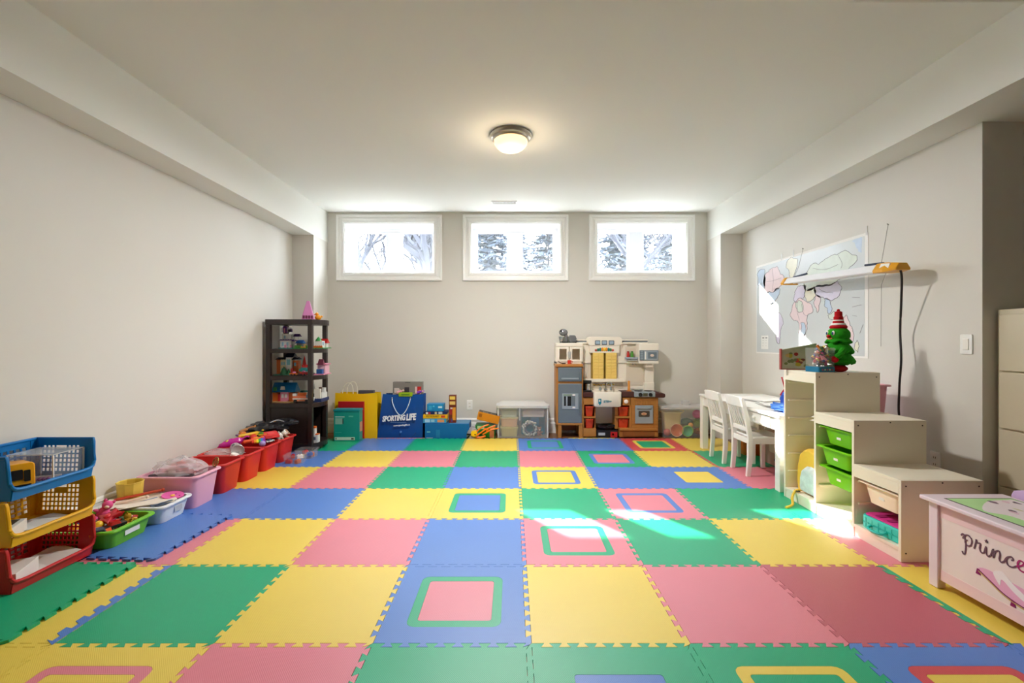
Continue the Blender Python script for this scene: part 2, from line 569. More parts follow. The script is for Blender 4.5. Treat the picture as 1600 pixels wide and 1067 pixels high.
def mat_tile(entry, x, y, z, label, rz=0.0):
    t = thing('foam_mat', label, 'mat', (x, y, z), rz, 'interlocking foam floor mats')
    if isinstance(entry, str):
        link_mesh('tile', 'plain', lambda: plate(OUT, None, MZ), FM[entry], t)
    else:
        c, fr, ce = entry
        h1 = rrect(-.196, .196, -.196, .196, .035)
        h2 = rrect(-.155, .155, -.155, .155, .012)
        hole = h1 if fr else h2
        link_mesh('tile', 'hole' + str(bool(fr)), lambda: plate(OUT, hole, MZ), FM[c], t)
        if fr:
            k = .997
            link_mesh('frame_inlay', 'ring', lambda: plate([(a * k, b * k) for a, b in h1], h2, MZ - .0003), FM[fr], t)
        k = .994
        link_mesh('centre_inlay', 'centre', lambda: plate([(a * k, b * k) for a, b in h2], None, MZ - .0006), FM[ce], t)
    return t
for r, row in enumerate(GRID):
    for c, e in enumerate(row):
        if isinstance(e, str):
            d = 'plain %s foam tile' % e
        elif e[1]:
            d = '%s foam tile with %s-framed %s square' % e
        else:
            d = '%s foam tile with %s centre' % (e[0], e[2])
        mat_tile(e, X0 + (c - 4 + .5) * T, Y0 + (5 - r + .5) * T, rnd.uniform(0, .0006), '%s, %s from left in %s' % (d, ORD[c], ROWN[r]))
mat_tile(g_, -2.262, 2.035, .0127, 'loose green foam tile lying over others beneath the stack of baskets', R(0))
mat_tile(b_, -2.19, 2.71, .0127, 'loose blue foam tile lying over others beneath the lime and white bins', R(-4))
def strip(colr, x0, x1, y0, y1, label):
    """narrow edge strip with teeth on one long side"""
    t = thing('foam_edge_strip', label, 'mat', ((x0 + x1) / 2, (y0 + y1) / 2, .0127 if x1 - x0 < y1 - y0 else .0), 0)
    lx, ly = x1 - x0, y1 - y0
    pts = []
    n = 8
    if ly > lx:
        pts = [(lx / 2, -ly / 2), (lx / 2, ly / 2)]
        for i in range(n):
            b = ly / 2 - ly * i / n; q = ly / n
            pts += [(-lx / 2, b - q * .1), (-lx / 2 + lx * .55, b - q * .3), (-lx / 2 + lx * .55, b - q * .7), (-lx / 2, b - q * .6)]
    else:
        pts = [(lx / 2, -ly / 2), (lx / 2, ly / 2), (-lx / 2, ly / 2), (-lx / 2, -ly / 2)]
    plate(pts, None, .0012 if ly > lx else .012).build('strip', FM[colr], t, local=True)
strip('green', 1.885, 1.925, Y0, Y0 + T, 'thin green foam edge strip between the dark pink and yellow tiles')
strip('blue', -1.815, -1.765, Y0, Y0 + T, 'thin blue foam edge strip beside the large green tile at left')
strip('red', 1.89, 1.925, Y0 + 4 * T, Y0 + 5 * T, 'thin red foam edge strip beside the chairs')
strip('pink', -1.62, -1.05, 5.412, 5.44, 'narrow pink foam strip on the floor under the blue bag')
strip('yellow', .68, 1.24, 5.412, 5.44, 'narrow yellow foam strip on the floor before the toy kitchen')

# ---------------------------------------------------------------- outside: ground and trees beyond the windows
struct(G().box(-40, 40, YB + .32, 70, 1.70, 1.80).build('ground_outside', M('winter_lawn', (96, 94, 88), rough=0.9, var=.2, vs=.6)))
BARK = M('bare_bark', (42, 43, 52), rough=0.9, var=.2, vs=6)
NEED = M('evergreen_needles', (46, 56, 70), rough=0.9, var=.35, vs=3)
def bare_tree(x, y, h, seed, label, r0=.09):
    rr = random.Random(seed)
    t = thing('bare_tree', label, 'tree', (x, y, 1.8), 0, 'trees outside the windows')
    trunk, br = G(), G()
    def grow(p, d, L, r, lev, g):
        n = 5
        pts = [p]
        for i in range(n):
            d = (d + Vector((rr.uniform(-.16, .16), rr.uniform(-.16, .16), rr.uniform(-.05, .12)))).normalized()
            pts.append(pts[-1] + d * (L / n))
        g.tube(pts, lambda q: r * (1 - .45 * q), 5 if lev < 2 else 3)
        if lev < 4:
            for k in range(4 if lev else 9):
                i = rr.randint(1, n)
                a = rr.uniform(0, 2 * math.pi)
                s = Vector((math.cos(a), math.sin(a), rr.uniform(.1, .9))).normalized()
                grow(pts[i], (d * .5 + s).normalized(), L * rr.uniform(.42, .68), r * .6, lev + 1, br)
    grow(Vector((x, y, 1.8)), Vector((0, 0, 1)), h * .6, r0, 0, trunk)
    trunk.build('trunk', BARK, t)
    br.build('branches', BARK, t)
def conifer(x, y, h, seed, label, rad=None):
    rr = random.Random(seed)
    rad = rad or h * .28
    t = thing('evergreen_tree', label, 'tree', (x, y, 1.8), 0, 'trees outside the windows')
    G().tube([(x, y, 1.8), (x, y, 1.8 + h)], lambda q: .13 * (1 - .9 * q), 6).build('trunk', BARK, t)
    fo = G()
    nl = int(h * 3.4)
    for l in range(nl):
        q = l / nl
        z = 1.8 + h * (.06 + .94 * q)
        L = rad * (1 - q) ** .8 + .12
        for k in range(rr.randint(11, 15)):
            a = rr.uniform(0, 2 * math.pi)
            ll_ = L * rr.uniform(.6, 1.15)
            d = Vector((math.cos(a), math.sin(a), rr.uniform(-.4, .02)))
            sd = Vector((-math.sin(a), math.cos(a), 0))
            p = Vector((x, y, z))
            for s in range(6):
                c = p + d * ll_ * (s + 1) / 6
                wd = .34 * (1 - s / 7) * rr.uniform(.6, 1.3)
                dn = Vector((0, 0, -rr.uniform(.05, .22)))
                fo.add([c, c + sd * wd + d * .18 + dn, c + d * .34 + dn * .3, c - sd * wd + d * .18 + dn], [(0, 1, 2, 3)])
    fo.build('needles', NEED, t)
bare_tree(-5.5, 17, 6.6, 1, 'bare branching tree seen through the left pane of the left window', .15)
bare_tree(-3.9, 20, 7.0, 5, 'bare thin tree seen in the right pane of the left window', .12)
bare_tree(-2.58, 14, 5.0, 8, 'bare tree with thick pale trunk at right of the left window', .24)
conifer(-1.1, 21, 6.6, 11, 'bluish evergreen seen through the left pane of the middle window', 1.7)
conifer(1.9, 23.5, 7.2, 12, 'bluish evergreen seen through the right pane of the middle window', 2.0)
conifer(0.2, 29, 7.5, 13, 'distant evergreen between the panes of the middle window', 2.2)
conifer(4.9, 19.5, 6.4, 14, 'broad evergreen seen through the left pane of the right window', 1.9)
conifer(8.6, 24, 8.2, 15, 'dense tall evergreen seen through the right pane of the right window', 2.4)
bare_tree(4.3, 14.5, 7.0, 21, 'bare curving tree before the evergreens in the right window', .12)

# ---------------------------------------------------------------- reusable containers and small toys
def bin_geo(L, Wd, h, wall=.004, taper=.03, rim=.016, r=.04):
    """open tapered tub with a turned-out rim, local, base centre at origin, L along x, Wd along y"""
    def ring(dx, z, rr=r):
        return [(px, py, z) for px, py in rrect(-L / 2 + dx, L / 2 - dx, -Wd / 2 + dx, Wd / 2 - dx, rr)]
    rg = [ring(taper + rim, 0), ring(rim, h - .012), ring(0, h - .012), ring(0, h - .004), ring(.003, h), ring(rim + wall, h), ring(taper + rim + wall, wall)]
    return G().loft(rg)
def tub(name, label, rgb, loc, L=.42, Wd=.29, h=.23, rz=0, taper=.025, group=None, rough=.4, cat='bin', card=None, mat=None):
    t = thing(name, label, cat, loc, rz, group)
    bin_geo(L, Wd, h, taper=taper).build('tub', mat or col(rgb, rough), t, local=True, smooth=True)
    return t
def lid_box(name, label, loc, sz, rgb, rz=0, cat='box', extras=(), ry=0, rx=0, mat=None, bevel=.002):
    """carton with overlapping lid flaps and printed panels. extras: (part name, face, u0,u1,v0,v1, rgb) in fractions"""
    t = thing(name, label, cat, loc, rz, rx=rx, ry=ry)
    x, y, z = sz[0] / 2, sz[1] / 2, sz[2]
    G().box(-x, x, -y, y, 0, z).build('carton', mat or col(rgb, .45), t, local=True, bevel=bevel)
    e = .0012
    for nm, face, u0, u1, v0, v1, c in extras:
        g = G()
        if face == 'f':
            g.box(-x + u0 * sz[0], -x + u1 * sz[0], -y - e, -y + .0005, v0 * z, v1 * z)
        elif face == 't':
            g.box(-x + u0 * sz[0], -x + u1 * sz[0], -y + v0 * sz[1], -y + v1 * sz[1], z - .0005, z + e)
        elif face == 'r':
            g.box(x - .0005, x + e, -y + u0 * sz[1], -y + u1 * sz[1], v0 * z, v1 * z)
        elif face == 'l':
            g.box(-x - e, -x + .0005, -y + u0 * sz[1], -y + u1 * sz[1], v0 * z, v1 * z)
        g.build(nm, col(c, .45), t, local=True)
    return t
def toy_ball(label, loc, r, rgb, name='toy_ball', ring=None):
    t = thing(name, label, 'toy', (loc[0], loc[1], loc[2] - r))
    G().ball((0, 0, r), r, 14, 10).build('ball', col(rgb), t, local=True, smooth=True)
    G().tube([(r * 1.005 * math.cos(a * math.pi / 8), r * 1.005 * math.sin(a * math.pi / 8), r) for a in range(16)], r * .05, 4, closed=True).build('seam', col(ring or tuple(int(c * .7) for c in rgb)), t, local=True)
    return t
def toy_stick(label, a, b, r, rgb, name='wooden_stick', tip=None, mat=None):
    a, b = Vector(a), Vector(b)
    t = thing(name, label, 'toy', tuple(a))
    d = b - a
    G().tube([a, a + d * .06, a + d * .94, b], lambda q: r * (.7 if q in (0, 1) else 1), 8).build('shaft', mat or col(rgb), t, smooth=True)
    G().ball(tuple(b), r * 1.35, 8, 6).build('tip', col(tip or rgb), t, smooth=True)
    return t
def toy_car(label, loc, L, rgb, rz=0, rx=0, ry=0, cabin=(60, 70, 90), name='toy_car'):
    t = thing(name, label, 'toy', loc, rz, rx=rx, ry=ry)
    w, h = L * .44, L * .16
    G().rbox(-L / 2, L / 2, -w / 2, w / 2, h * .5, h * 1.4, L * .05).build('body', col(rgb, .3), t, local=True, bevel=L * .02)
    G().loft([[(x, y, h * 1.4) for x, y in rrect(-L * .28, L * .25, -w * .45, w * .45, L * .04)], [(x, y, h * 2.5) for x, y in rrect(-L * .2, L * .14, -w * .38, w * .38, L * .04)]]).build('cabin', col(cabin, .2), t, local=True)
    for sx in (-.3, .3):
        for sy in (-1, 1):
            k = G().lathe([(.001, -w * .09), (h * .55, -w * .09), (h * .6, 0), (h * .55, w * .09), (.001, w * .09)], 12)
            k.xf(Matrix.Translation((sx * L, sy * w * .46, h * .6)) @ Matrix.Rotation(math.pi / 2, 4, 'X')).build('wheel', BLACK, t, local=True)
    return t
def doll(label, loc, s, skin, dress, hair, rz=0, rx=0, ry=0, name='toy_figure'):
    """small toy figure: dress, head, hair, two arms, two legs"""
    t = thing(name, label, 'toy', loc, rz, rx=rx, ry=ry)
    G().lathe([(.001, s * .18), (s * .17, s * .2), (s * .10, s * .5), (s * .12, s * .66), (s * .05, s * .72), (.001, s * .72)], 12).build('dress', col(dress, .6), t, local=True, smooth=True)
    G().ball((0, 0, s * .84), s * .12, 10, 8).build('head', col(skin), t, local=True, smooth=True)
    G().ball((0, s * .03, s * .88), (s * .135, s * .12, s * .11), 10, 8, .2, 2).build('hair', col(hair, .6), t, local=True, smooth=True)
    for k in (-1, 1):
        G().tube([(k * s * .11, 0, s * .66), (k * s * .2, -s * .04, s * .52), (k * s * .22, -s * .08, s * .42)], s * .035, 6).build('arm', col(skin), t, local=True, smooth=True)
        G().tube([(k * s * .06, 0, s * .24), (k * s * .065, 0, s * .04), (k * s * .065, -s * .06, s * .02)], s * .04, 6).build('leg', col(skin), t, local=True, smooth=True)
    return t
def plush(label, loc, s, rgb, rz=0, rx=0, ry=0, name='soft_toy', snout=(240, 220, 200)):
    t = thing(name, label, 'toy', loc, rz, rx=rx, ry=ry)
    f = M('plush_%d_%d_%d' % rgb, rgb, rough=.95, spec=.1, bump=.5, bs=90)
    G().ball((0, 0, s * .35), (s * .3, s * .26, s * .35), 12, 8, .1, 1).build('body', f, t, local=True, smooth=True)
    G().ball((0, -s * .05, s * .82), s * .25, 12, 8, .06, 3).build('head', f, t, local=True, smooth=True)
    G().ball((0, -s * .28, s * .77), (s * .11, s * .08, s * .09), 8, 6).build('snout', col(snout, .8), t, local=True, smooth=True)
    for k in (-1, 1):
        G().ball((k * s * .2, 0, s * 1.04), (s * .08, s * .05, s * .1), 8, 6).build('ear', f, t, local=True, smooth=True)
        G().ball((k * s * .3, -s * .1, s * .45), (s * .2, s * .09, s * .09), 8, 6).build('arm', f, t, local=True, smooth=True)
        G().ball((k * s * .2, -s * .26, s * .1), (s * .1, s * .2, s * .1), 8, 6).build('leg', f, t, local=True, smooth=True)
    return t
def sheets(label, loc, L, Wd, n, rz=0, rx=0, ry=0, rgb=(236, 234, 230), name='paper_stack', fold=.012):
    t = thing(name, label, 'paper', loc, rz, rx=rx, ry=ry)
    rr = random.Random(len(label) * 7)
    for i in range(n):
        a = rr.uniform(-.12, .12)
        g = G()
        cols_ = 6
        vs = []
        for u in range(cols_ + 1):
            x = -L / 2 + L * u / cols_
            z = i * .003 + fold * math.sin(u / cols_ * math.pi * 1.2 + i)  * (1 if i == n - 1 else .2) + .004
            vs += [(x, -Wd / 2, z), (x, Wd / 2, z)]
        fs = [(2 * u, 2 * u + 2, 2 * u + 3, 2 * u + 1) for u in range(cols_)]
        g.add(vs, fs).xf(Matrix.Rotation(a, 4, 'Z')).build('sheet', col(rgb, .7), t, local=True, solid=.0012)
    return t

# ---------------------------------------------------------------- stack of three open-front baskets by the left wall
def basket(label, rgb, loc):
    t = thing('stacking_basket', label, 'basket', loc, 0, 'stacked open-front baskets')
    m = col(rgb, .35)
    D, L, h, th = .31, .415, .20, .004      # depth x, length y, height
    def grid(u0, u1, v0, v1, nu, nv, f, slot=None, solid_u=0):
        g = G()
        us, vs = [u0], [v0]
        du, dv = (u1 - u0), (v1 - v0)
        mu, mv = .035, .028
        cu = (du - 2 * mu) / nu; cv = (dv - 2 * mv) / nv
        U = [u0, u0 + mu]; 
        for i in range(nu):
            U += [u0 + mu + cu * (i + .68), u0 + mu + cu * (i + 1)]
        U.append(u1)
        V = [v0, v0 + mv]
        for i in range(nv):
            V += [v0 + mv + cv * (i + .68), v0 + mv + cv * (i + 1)]
        V.append(v1)
        idx = {}
        for i in range(len(U)):
            for j in range(len(V)):
                idx[i, j] = len(g.v); g.v.append(Vector(f(U[i], V[j])))
        for i in range(len(U) - 1):
            for j in range(len(V) - 1):
                hole = i % 2 == 1 and j % 2 == 1 and i < len(U) - 2 and j < len(V) - 2
                if slot:
                    a, b, c = slot
                    ii = (i - 1) // 2
                    in_s = a <= ii <= b and i >= 1 and j >= 2 * c + 1 and j < len(V) - 2
                    if in_s:
                        # row under the slot stays solid, slot itself is one wide hole
                        hole = 2 * a + 1 <= i <= 2 * b + 1 and j == 2 * (nv - 1) + 1
                if not hole:
                    g.f.append((idx[i, j], idx[i + 1, j], idx[i + 1, j + 1], idx[i, j + 1]))
        return g
    lean = .014
    yy = L / 2 - .012
    grid(-yy - .006, yy + .006, 0, h, 11, 6, lambda u, v: (-D / 2 - lean * v / h + .012, u, v)).build('back_panel', m, t, local=True, solid=th)
    for k in (1, -1):
        grid(-D / 2 + .01, D / 2 - .03, 0, h, 9, 6, lambda u, v: (u, k * (yy + lean * v / h), v), slot=(3, 5, 4)).build('side_panel', m, t, local=True, solid=th)
        G().loft([[(-D / 2 - lean * z / h + ox, k * (yy + lean * z / h + oy), z) for ox, oy in ((.008, .004), (.03, .002), (.03, -.003), (.016, -.003), (.016, -.03), (.010, -.03))] for z in (0, h)]).build('corner_post', m, t, local=True)
        # solid front post that sweeps down to the lip
        P = [(D / 2 - .032, .0), (D / 2, .0), (D / 2 + .008, .045), (D / 2 + .004, h * .5), (D / 2 + .002, h), (D / 2 - .032, h)]
        G().loft([[(x, k * (yy + lean * z / h) - .002, z) for x, z in P], [(x, k * (yy + lean * z / h) + .002, z) for x, z in P]]).build('front_post', m, t, local=True)
    G().box(-D / 2 + .01, D / 2, -yy, yy, 0, th).build('bottom', m, t, local=True)
    G().loft([[(D / 2, -yy, 0), (D / 2 + .004, -yy, 0), (D / 2 + .012, -yy, .045), (D / 2 + .006, -yy, .047)],
              [(D / 2, yy, 0), (D / 2 + .004, yy, 0), (D / 2 + .012, yy, .045), (D / 2 + .006, yy, .047)]]).build('front_lip', m, t, local=True)
    y2 = yy + .012
    rim = [(D / 2, y2 + .004, h), (D / 2 + .004, y2, h * .62), (D / 2 + .010, y2 - .004, .075), (D / 2 + .013, yy - .03, .048), (D / 2 + .013, 0, .047),
           (D / 2 + .013, -yy + .03, .048), (D / 2 + .010, -y2 + .004, .075), (D / 2 + .004, -y2, h * .62), (D / 2, -y2 - .004, h)]
    top = [(-D / 2, -y2 - .004, h), (-D / 2, y2 + .004, h)]
    G().tube(catmull(rim, 4) + [Vector(p) for p in top], .0085, 8, closed=True).build('rim', m, t, local=True, smooth=True)
    return t
BX, BYC = -2.438, 2.243
basket('red open-front basket with square holes at the bottom of the basket stack', (200, 40, 44), (BX, BYC, .026))
basket('yellow open-front basket in the middle of the basket stack', (238, 176, 28), (BX, BYC, .237))
basket('blue open-front basket on top of the basket stack', (8, 112, 182), (BX, BYC, .448))

# toy school bus tipped into the blue basket
bus = thing('toy_school_bus', 'yellow toy school bus with black windows in the blue basket', 'toy', (-2.415, 2.18, .457), R(-35), ry=R(-6))
BS = Matrix.Scale(1.25, 4)
BY = col((246, 172, 28), .3)
G().rbox(-.10, .10, -.045, .045, .012, .105, .012, 'x').xf(BS).build('body', BY, bus, local=True, bevel=.004)
G().rbox(.098, .104, -.018, .012, .045, .082, .003, 'x').xf(BS).build('rear_window', BLACK, bus, local=True)
for y in (-.034, .024):
    G().rbox(.098, .1035, y - .009, y + .008, .036, .078, .003, 'x').xf(BS).build('rear_light_window', BLACK, bus, local=True)
G().rbox(.098, .104, -.03, .034, .018, .026, .003, 'x').xf(BS).build('bumper', BLACK, bus, local=True)
for k in (-1, 1):
    for i in range(5):
        G().box(-.085 + i * .034, -.06 + i * .034, k * .0455 - .001, k * .0455 + .001, .058, .085).xf(BS).build('side_window', BLACK, bus, local=True)
for x in (-.06, .06):
    for k in (-1, 1):
        G().lathe([(.001, -.007), (.018, -.007), (.018, .007), (.001, .007)], 12).xf(BS @ Matrix.Translation((x, k * .042, .018)) @ Matrix.Rotation(math.pi / 2, 4, 'X')).build('wheel', BLACK, bus, local=True)
text('SCHOOL BUS', .015, (0, 0, 0), Matrix.Identity(3), BLACK, bus).matrix_local = Matrix.Translation((.1265, -.002, .117)) @ Matrix(((0, 0, 1, 0), (1, 0, 0, 0), (0, 1, 0, 0), (0, 0, 0, 1)))

def clear_case(label, loc, sx, sy, sz, rz=0, content=(), mat=None):
    """clear lidded plastic case with white edges"""
    t = thing('clear_plastic_case', label, 'case', loc, rz)
    g = G()
    x, y, e = sx / 2, sy / 2, .002
    g.box(-x, x, -y, -y + e, e, sz).box(-x, x, y - e, y, e, sz).box(-x, -x + e, -y + e, y - e, e, sz).box(x - e, x, -y + e, y - e, e, sz).box(-x, x, -y, y, 0, e)
    g.build('walls', mat or CLEARB, t, local=True)
    G().box(-x - .003, x + .003, -y - .003, y + .003, sz, sz + .006).build('lid', CLEARP, t, local=True, bevel=.002)
    for a in (-1, 1):
        for b in (-1, 1):
            G().box(a * x - .003, a * x + .003, b * y - .003, b * y + .003, 0, sz).build('edge', M('frosted_edge', (235, 235, 235), clear=.1, var=0), t, local=True)
    return t
clear_case('clear plastic case with pale lid inside the blue basket', (-2.425, 2.345, .458), .22, .17, .145, R(3))
G_ = thing('jewelry_card', 'white card with purple beads in the clear case of the blue basket', 'toy', (-2.40, 2.33, .462), R(30))
G().box(-.05, .05, -.003, .003, 0, .022).build('card', PAPER, G_, local=True)
for k in range(5):
    G().ball((-.06 + k * .016, -.02 - .004 * (k % 2), .010), .009, 8, 6).build('bead', col((120, 40, 130)), G_, local=True, smooth=True)
lid_box('white_carton', 'white carton with tan pictures in the yellow basket', (-2.395, 2.12, .246), (.17, .10, .062), (232, 228, 220), R(-62),
        extras=(('picture', 'f', .08, .3, .15, .6, (200, 160, 80)), ('picture', 'f', .5, .62, .2, .5, (220, 190, 120)), ('picture', 't', .06, .5, .2, .8, (70, 62, 52))))
sheets('loose white papers in the yellow basket', (-2.43, 2.30, .243), .24, .17, 3, R(80), fold=.008)
lid_box('white_carton', 'white carton with black print in the red basket', (-2.37, 2.14, .036), (.19, .10, .07), (234, 232, 228), R(-66),
        extras=(('print', 'f', .60, .70, .2, .75, (90, 88, 86)), ('print', 'f', .74, .84, .15, .8, (205, 203, 200)), ('print', 'f', .86, .94, .3, .8, (70, 90, 130))))
sheets('stack of loose white paper sheets in the red basket', (-2.43, 2.30, .034), .27, .20, 5, R(75), fold=.02)

# ---------------------------------------------------------------- row of storage bins along the left wall
tub('storage_bin', 'shallow lime green bin full of small toys beside the basket stack', (112, 190, 40), (-2.40, 2.62, .0257), .42, .33, .105, 0, .02)
G().box(0, .0025, -.05, .05, -.013, .013).xf(Matrix.Translation((-2.2115, 2.62, .082))).build('label_card', PAPER, bpy.data.objects['storage_bin'])
wb = tub('storage_bin', 'shallow white bin with papers between green and pink bins', (232, 234, 236), (-2.385, 2.94, .0257), .42, .29, .115, 0, .02)
G().box(0, .003, -.032, .032, -.017, .017).xf(Matrix.Translation((-2.1965, 2.96, .085))).build('label_holder', M('pale_grey_plastic', (190, 192, 196), rough=.4), wb)
tub('storage_bin', 'deep pale pink bin covered by a clear plastic bag', (240, 176, 196), (-2.385, 3.235, MZ + .001), .43, .30, .23, 0)
RB = (206, 42, 40)
tub('storage_bin', 'deep red bin, half empty, next to the pale pink bin', RB, (-2.385, 3.535, MZ + .001), .43, .29, .23, 0)
tub('storage_bin', 'deep red bin with the silver cup on it, second of four', RB, (-2.385, 3.828, MZ + .001), .43, .29, .23, 0)
tub('storage_bin', 'deep red bin heaped with toys, third of four', RB, (-2.385, 4.121, MZ + .001), .43, .29, .23, 0)
tub('storage_bin', 'deep red bin beside the dark corner shelf, last of four', RB, (-2.385, 4.414, MZ + .001), .43, .29, .23, 0)
# green bin contents
plush('pink soft toy lying on top of the lime green bin', (-2.44, 2.66, .125), .105, (226, 96, 150), R(40), ry=R(25))
st = thing('red_star_toy', 'red star-shaped toy lying on the lime green bin', 'toy', (-2.33, 2.60, .150), R(20), rx=R(18), ry=R(-14))
pts = [((.075 if k % 2 == 0 else .033) * math.cos(k * math.pi / 5), (.075 if k % 2 == 0 else .033) * math.sin(k * math.pi / 5)) for k in range(10)]
G().prism(pts, 0, .022).build('star', col((188, 24, 40), .35), st, local=True, bevel=.006)
G().ball((0, 0, .024), (.018, .018, .01), 8, 6).build('button', col((220, 60, 70)), st, local=True, smooth=True)
toy_ball('small yellow ball at the near end of the lime green bin', (-2.43, 2.50, .135), .026, (240, 190, 30))
toy_ball('small yellow ball in the middle of the lime green bin', (-2.34, 2.545, .135), .026, (240, 200, 40), ring=(230, 120, 20))
toy_car('white toy car in the lime green bin', (-2.36, 2.50, .112), .10, (232, 232, 236), R(30))
toy_car('black and red toy car at the front of the lime green bin', (-2.27, 2.57, .112), .105, (40, 34, 36), R(70), cabin=(190, 30, 30))
toy_car('orange toy car at the front corner of the lime green bin', (-2.28, 2.49, .108), .095, (230, 90, 30), R(50), rx=R(15))
toy_stick('crossed brown drumstick on the lime green bin', (-2.50, 2.55, .155), (-2.40, 2.72, .165), .006, (130, 60, 50))
toy_ball('small green ball in the lime green bin', (-2.33, 2.475, .130), .022, (60, 130, 80))
for i, (dx, dy, rgb, nm) in enumerate([(.0, 0, (206, 60, 120), 'magenta'), (-.07, .08, (230, 120, 40), 'orange'), (-.1, -.06, (60, 100, 190), 'blue'), (-.13, .1, (240, 220, 80), 'pale yellow')]):
    t = thing('toy_block', '%s toy block among the toys in the lime green bin' % nm, 'toy', (-2.36 + dx, 2.64 + dy, .118), R(25 * i), rx=R(10 * i))
    G().box(-.022, .022, -.015, .015, 0, .025).build('brick_body', col(rgb), t, local=True, bevel=.002)
    for a in (-.01, .01):
        G().lathe([(.006, .025), (.006, .031), (.001, .031)], 8, (a, 0)).build('stud', col(rgb), t, local=True)
for i_, (x_, y_2, rgb_, nm_) in enumerate([(-2.46, 2.58, (70, 60, 120), 'violet'), (-2.41, 2.71, (200, 50, 50), 'red'), (-2.52, 2.66, (210, 150, 60), 'amber'), (-2.28, 2.68, (180, 140, 40), 'mustard')]):
    plush('small %s soft toy buried in the lime green bin' % nm_, (x_, y_2, .075), .075, rgb_, R(50 * i_), ry=R(30))
lo_ = thing('loose_pieces', 'layer of small mixed toy pieces filling the lime green bin', 'toys', (-2.40, 2.62, .035))
lo_['kind'] = 'stuff'
rr = random.Random(77)
for q in range(5):
    g = G()
    for k in range(34):
        x_, y_2 = rr.uniform(-.155, .155), rr.uniform(-.115, .115)
        n0 = len(g.v)
        s_ = rr.uniform(.008, .018)
        g.box(-s_, s_, -s_ * .7, s_ * .7, -s_ * .4, s_ * .4)
        g.xf(Matrix.Translation((x_, y_2, .055 + rr.uniform(0, .025))) @ Matrix.Rotation(rr.uniform(0, 6), 4, 'Z') @ Matrix.Rotation(rr.uniform(-.6, .6), 4, 'X'), n0)
    g.build('pieces', col([(190, 60, 50), (230, 190, 60), (60, 120, 90), (90, 60, 60), (220, 216, 210)][q]), lo_, local=True)
# white bin contents
yc = thing('yellow_cup', 'tall yellow paper cup standing at the wall by the white bin', 'cup', (-2.525, 2.975, .10))
G().lathe([(.001, 0), (.062, 0), (.072, .145), (.076, .148), (.074, .153), (.069, .15), (.06, .006), (.001, .006)], 10).build('cup', M('yellow_card', (226, 196, 84), rough=.6, var=.15, vs=20), yc, local=True)
G().lathe([(.064, .03), (.0665, .03), (.0675, .05), (.065, .05)], 10, caps=False).build('band', M('orange_band', (214, 170, 60)), yc, local=True)
sheets('cream card sheets lying across the white bin', (-2.385, 2.90, .142), .34, .22, 3, R(38), rgb=(228, 216, 200), fold=.014, name='card_sheets')
sheets('blue-grey paper sheets at the front of the white bin', (-2.29, 2.90, .136), .16, .10, 4, R(-25), rgb=(130, 150, 176), fold=.01, name='paper_sheets')
toy_stick('red-orange wooden stick laid across the white bin', (-2.53, 2.86, .168), (-2.36, 3.04, .175), .009, (196, 74, 46))
toy_stick('cream wooden stick laid across the white bin', (-2.47, 2.80, .165), (-2.37, 2.92, .170), .008, (230, 200, 180))
fn = thing('paper_fan', 'bright pink round paper fan with a painted face on the white bin', 'toy', (-2.265, 3.005, .148), R(-20), ry=R(10))
G().lathe([(.001, 0), (.062, 0), (.062, .006), (.001, .007)], 20).build('disc', col((232, 100, 176), .6), fn, local=True)
G().lathe([(.001, .007), (.014, .007), (.012, .011), (.001, .012)], 10, (.012, -.01)).build('nose', col((240, 190, 90)), fn, local=True)
for k in (-1, 1):
    G().lathe([(.001, .006), (.006, .0065), (.001, .010)], 8, (.02 + k * .018, .018)).build('eye', col((150, 30, 90)), fn, local=True)
ff = thing('paper_fan', 'fan of thin red and yellow paper strips in the white bin', 'toy', (-2.29, 2.97, .135), R(10))
for k in range(7):
    a = R(-60 + 20 * k)
    G().box(-.003, .003, 0, .085, 0, .002).xf(Matrix.Rotation(a, 4, 'Z')).build('paper_strip', col([(236, 180, 50), (190, 30, 90), (220, 60, 40)][k % 3]), ff, local=True)
# pink bin: crumpled clear bag with dark and pink things inside
pb = thing('plastic_bag', 'crumpled clear plastic bag bulging out of the pink bin', 'bag', (-2.39, 3.235, .20))
G().ball((0, 0, .055), (.175, .116, .080), 40, 20, .26, 5, 3.2).build('film', FILM, pb, local=True, smooth=True)
G().tube([(-.08, .02, .10), (-.02, .05, .135), (.06, .02, .11), (.12, .06, .09)], lambda q: .016 * (1 - .6 * abs(q - .5)), 6, smooth=4).build('twisted_fold', FILM, pb, local=True, smooth=True)
cl = thing('folded_cloth', 'dusty pink cloth inside the clear plastic bag of the pink bin', 'cloth', (-2.37, 3.25, .175))
G().ball((0, 0, .05), (.12, .09, .06), 28, 14, .3, 9, 5).build('fold', M('dusty_pink_cloth', (206, 150, 160), rough=.9, bump=.4, bs=60), cl, local=True, smooth=True)
G().ball((.03, .01, .10), (.07, .05, .02), 16, 10, .3, 4, 5).build('fold', M('dusty_pink_cloth'), cl, local=True, smooth=True)
dk = thing('folded_cloth', 'dark grey cloth around the rim of the pink bin', 'cloth', (-2.39, 3.235, .165))
G().ball((0, 0, .03), (.15, .09, .05), 30, 14, .25, 3, 5).build('fold', M('dark_grey_cloth', (92, 86, 92), rough=.9, bump=.4, bs=60), dk, local=True, smooth=True)
G().tube([(-.15, -.08, .066), (0, -.095, .078), (.15, -.07, .07)], .014, 6, smooth=4).build('hem', M('dark_grey_cloth'), dk, local=True, smooth=True)
tr = thing('brass_hoop', 'brass-coloured toy hoop leaning on the pink bin rim', 'toy', (-2.225, 3.36, .245), R(60), ry=R(20))
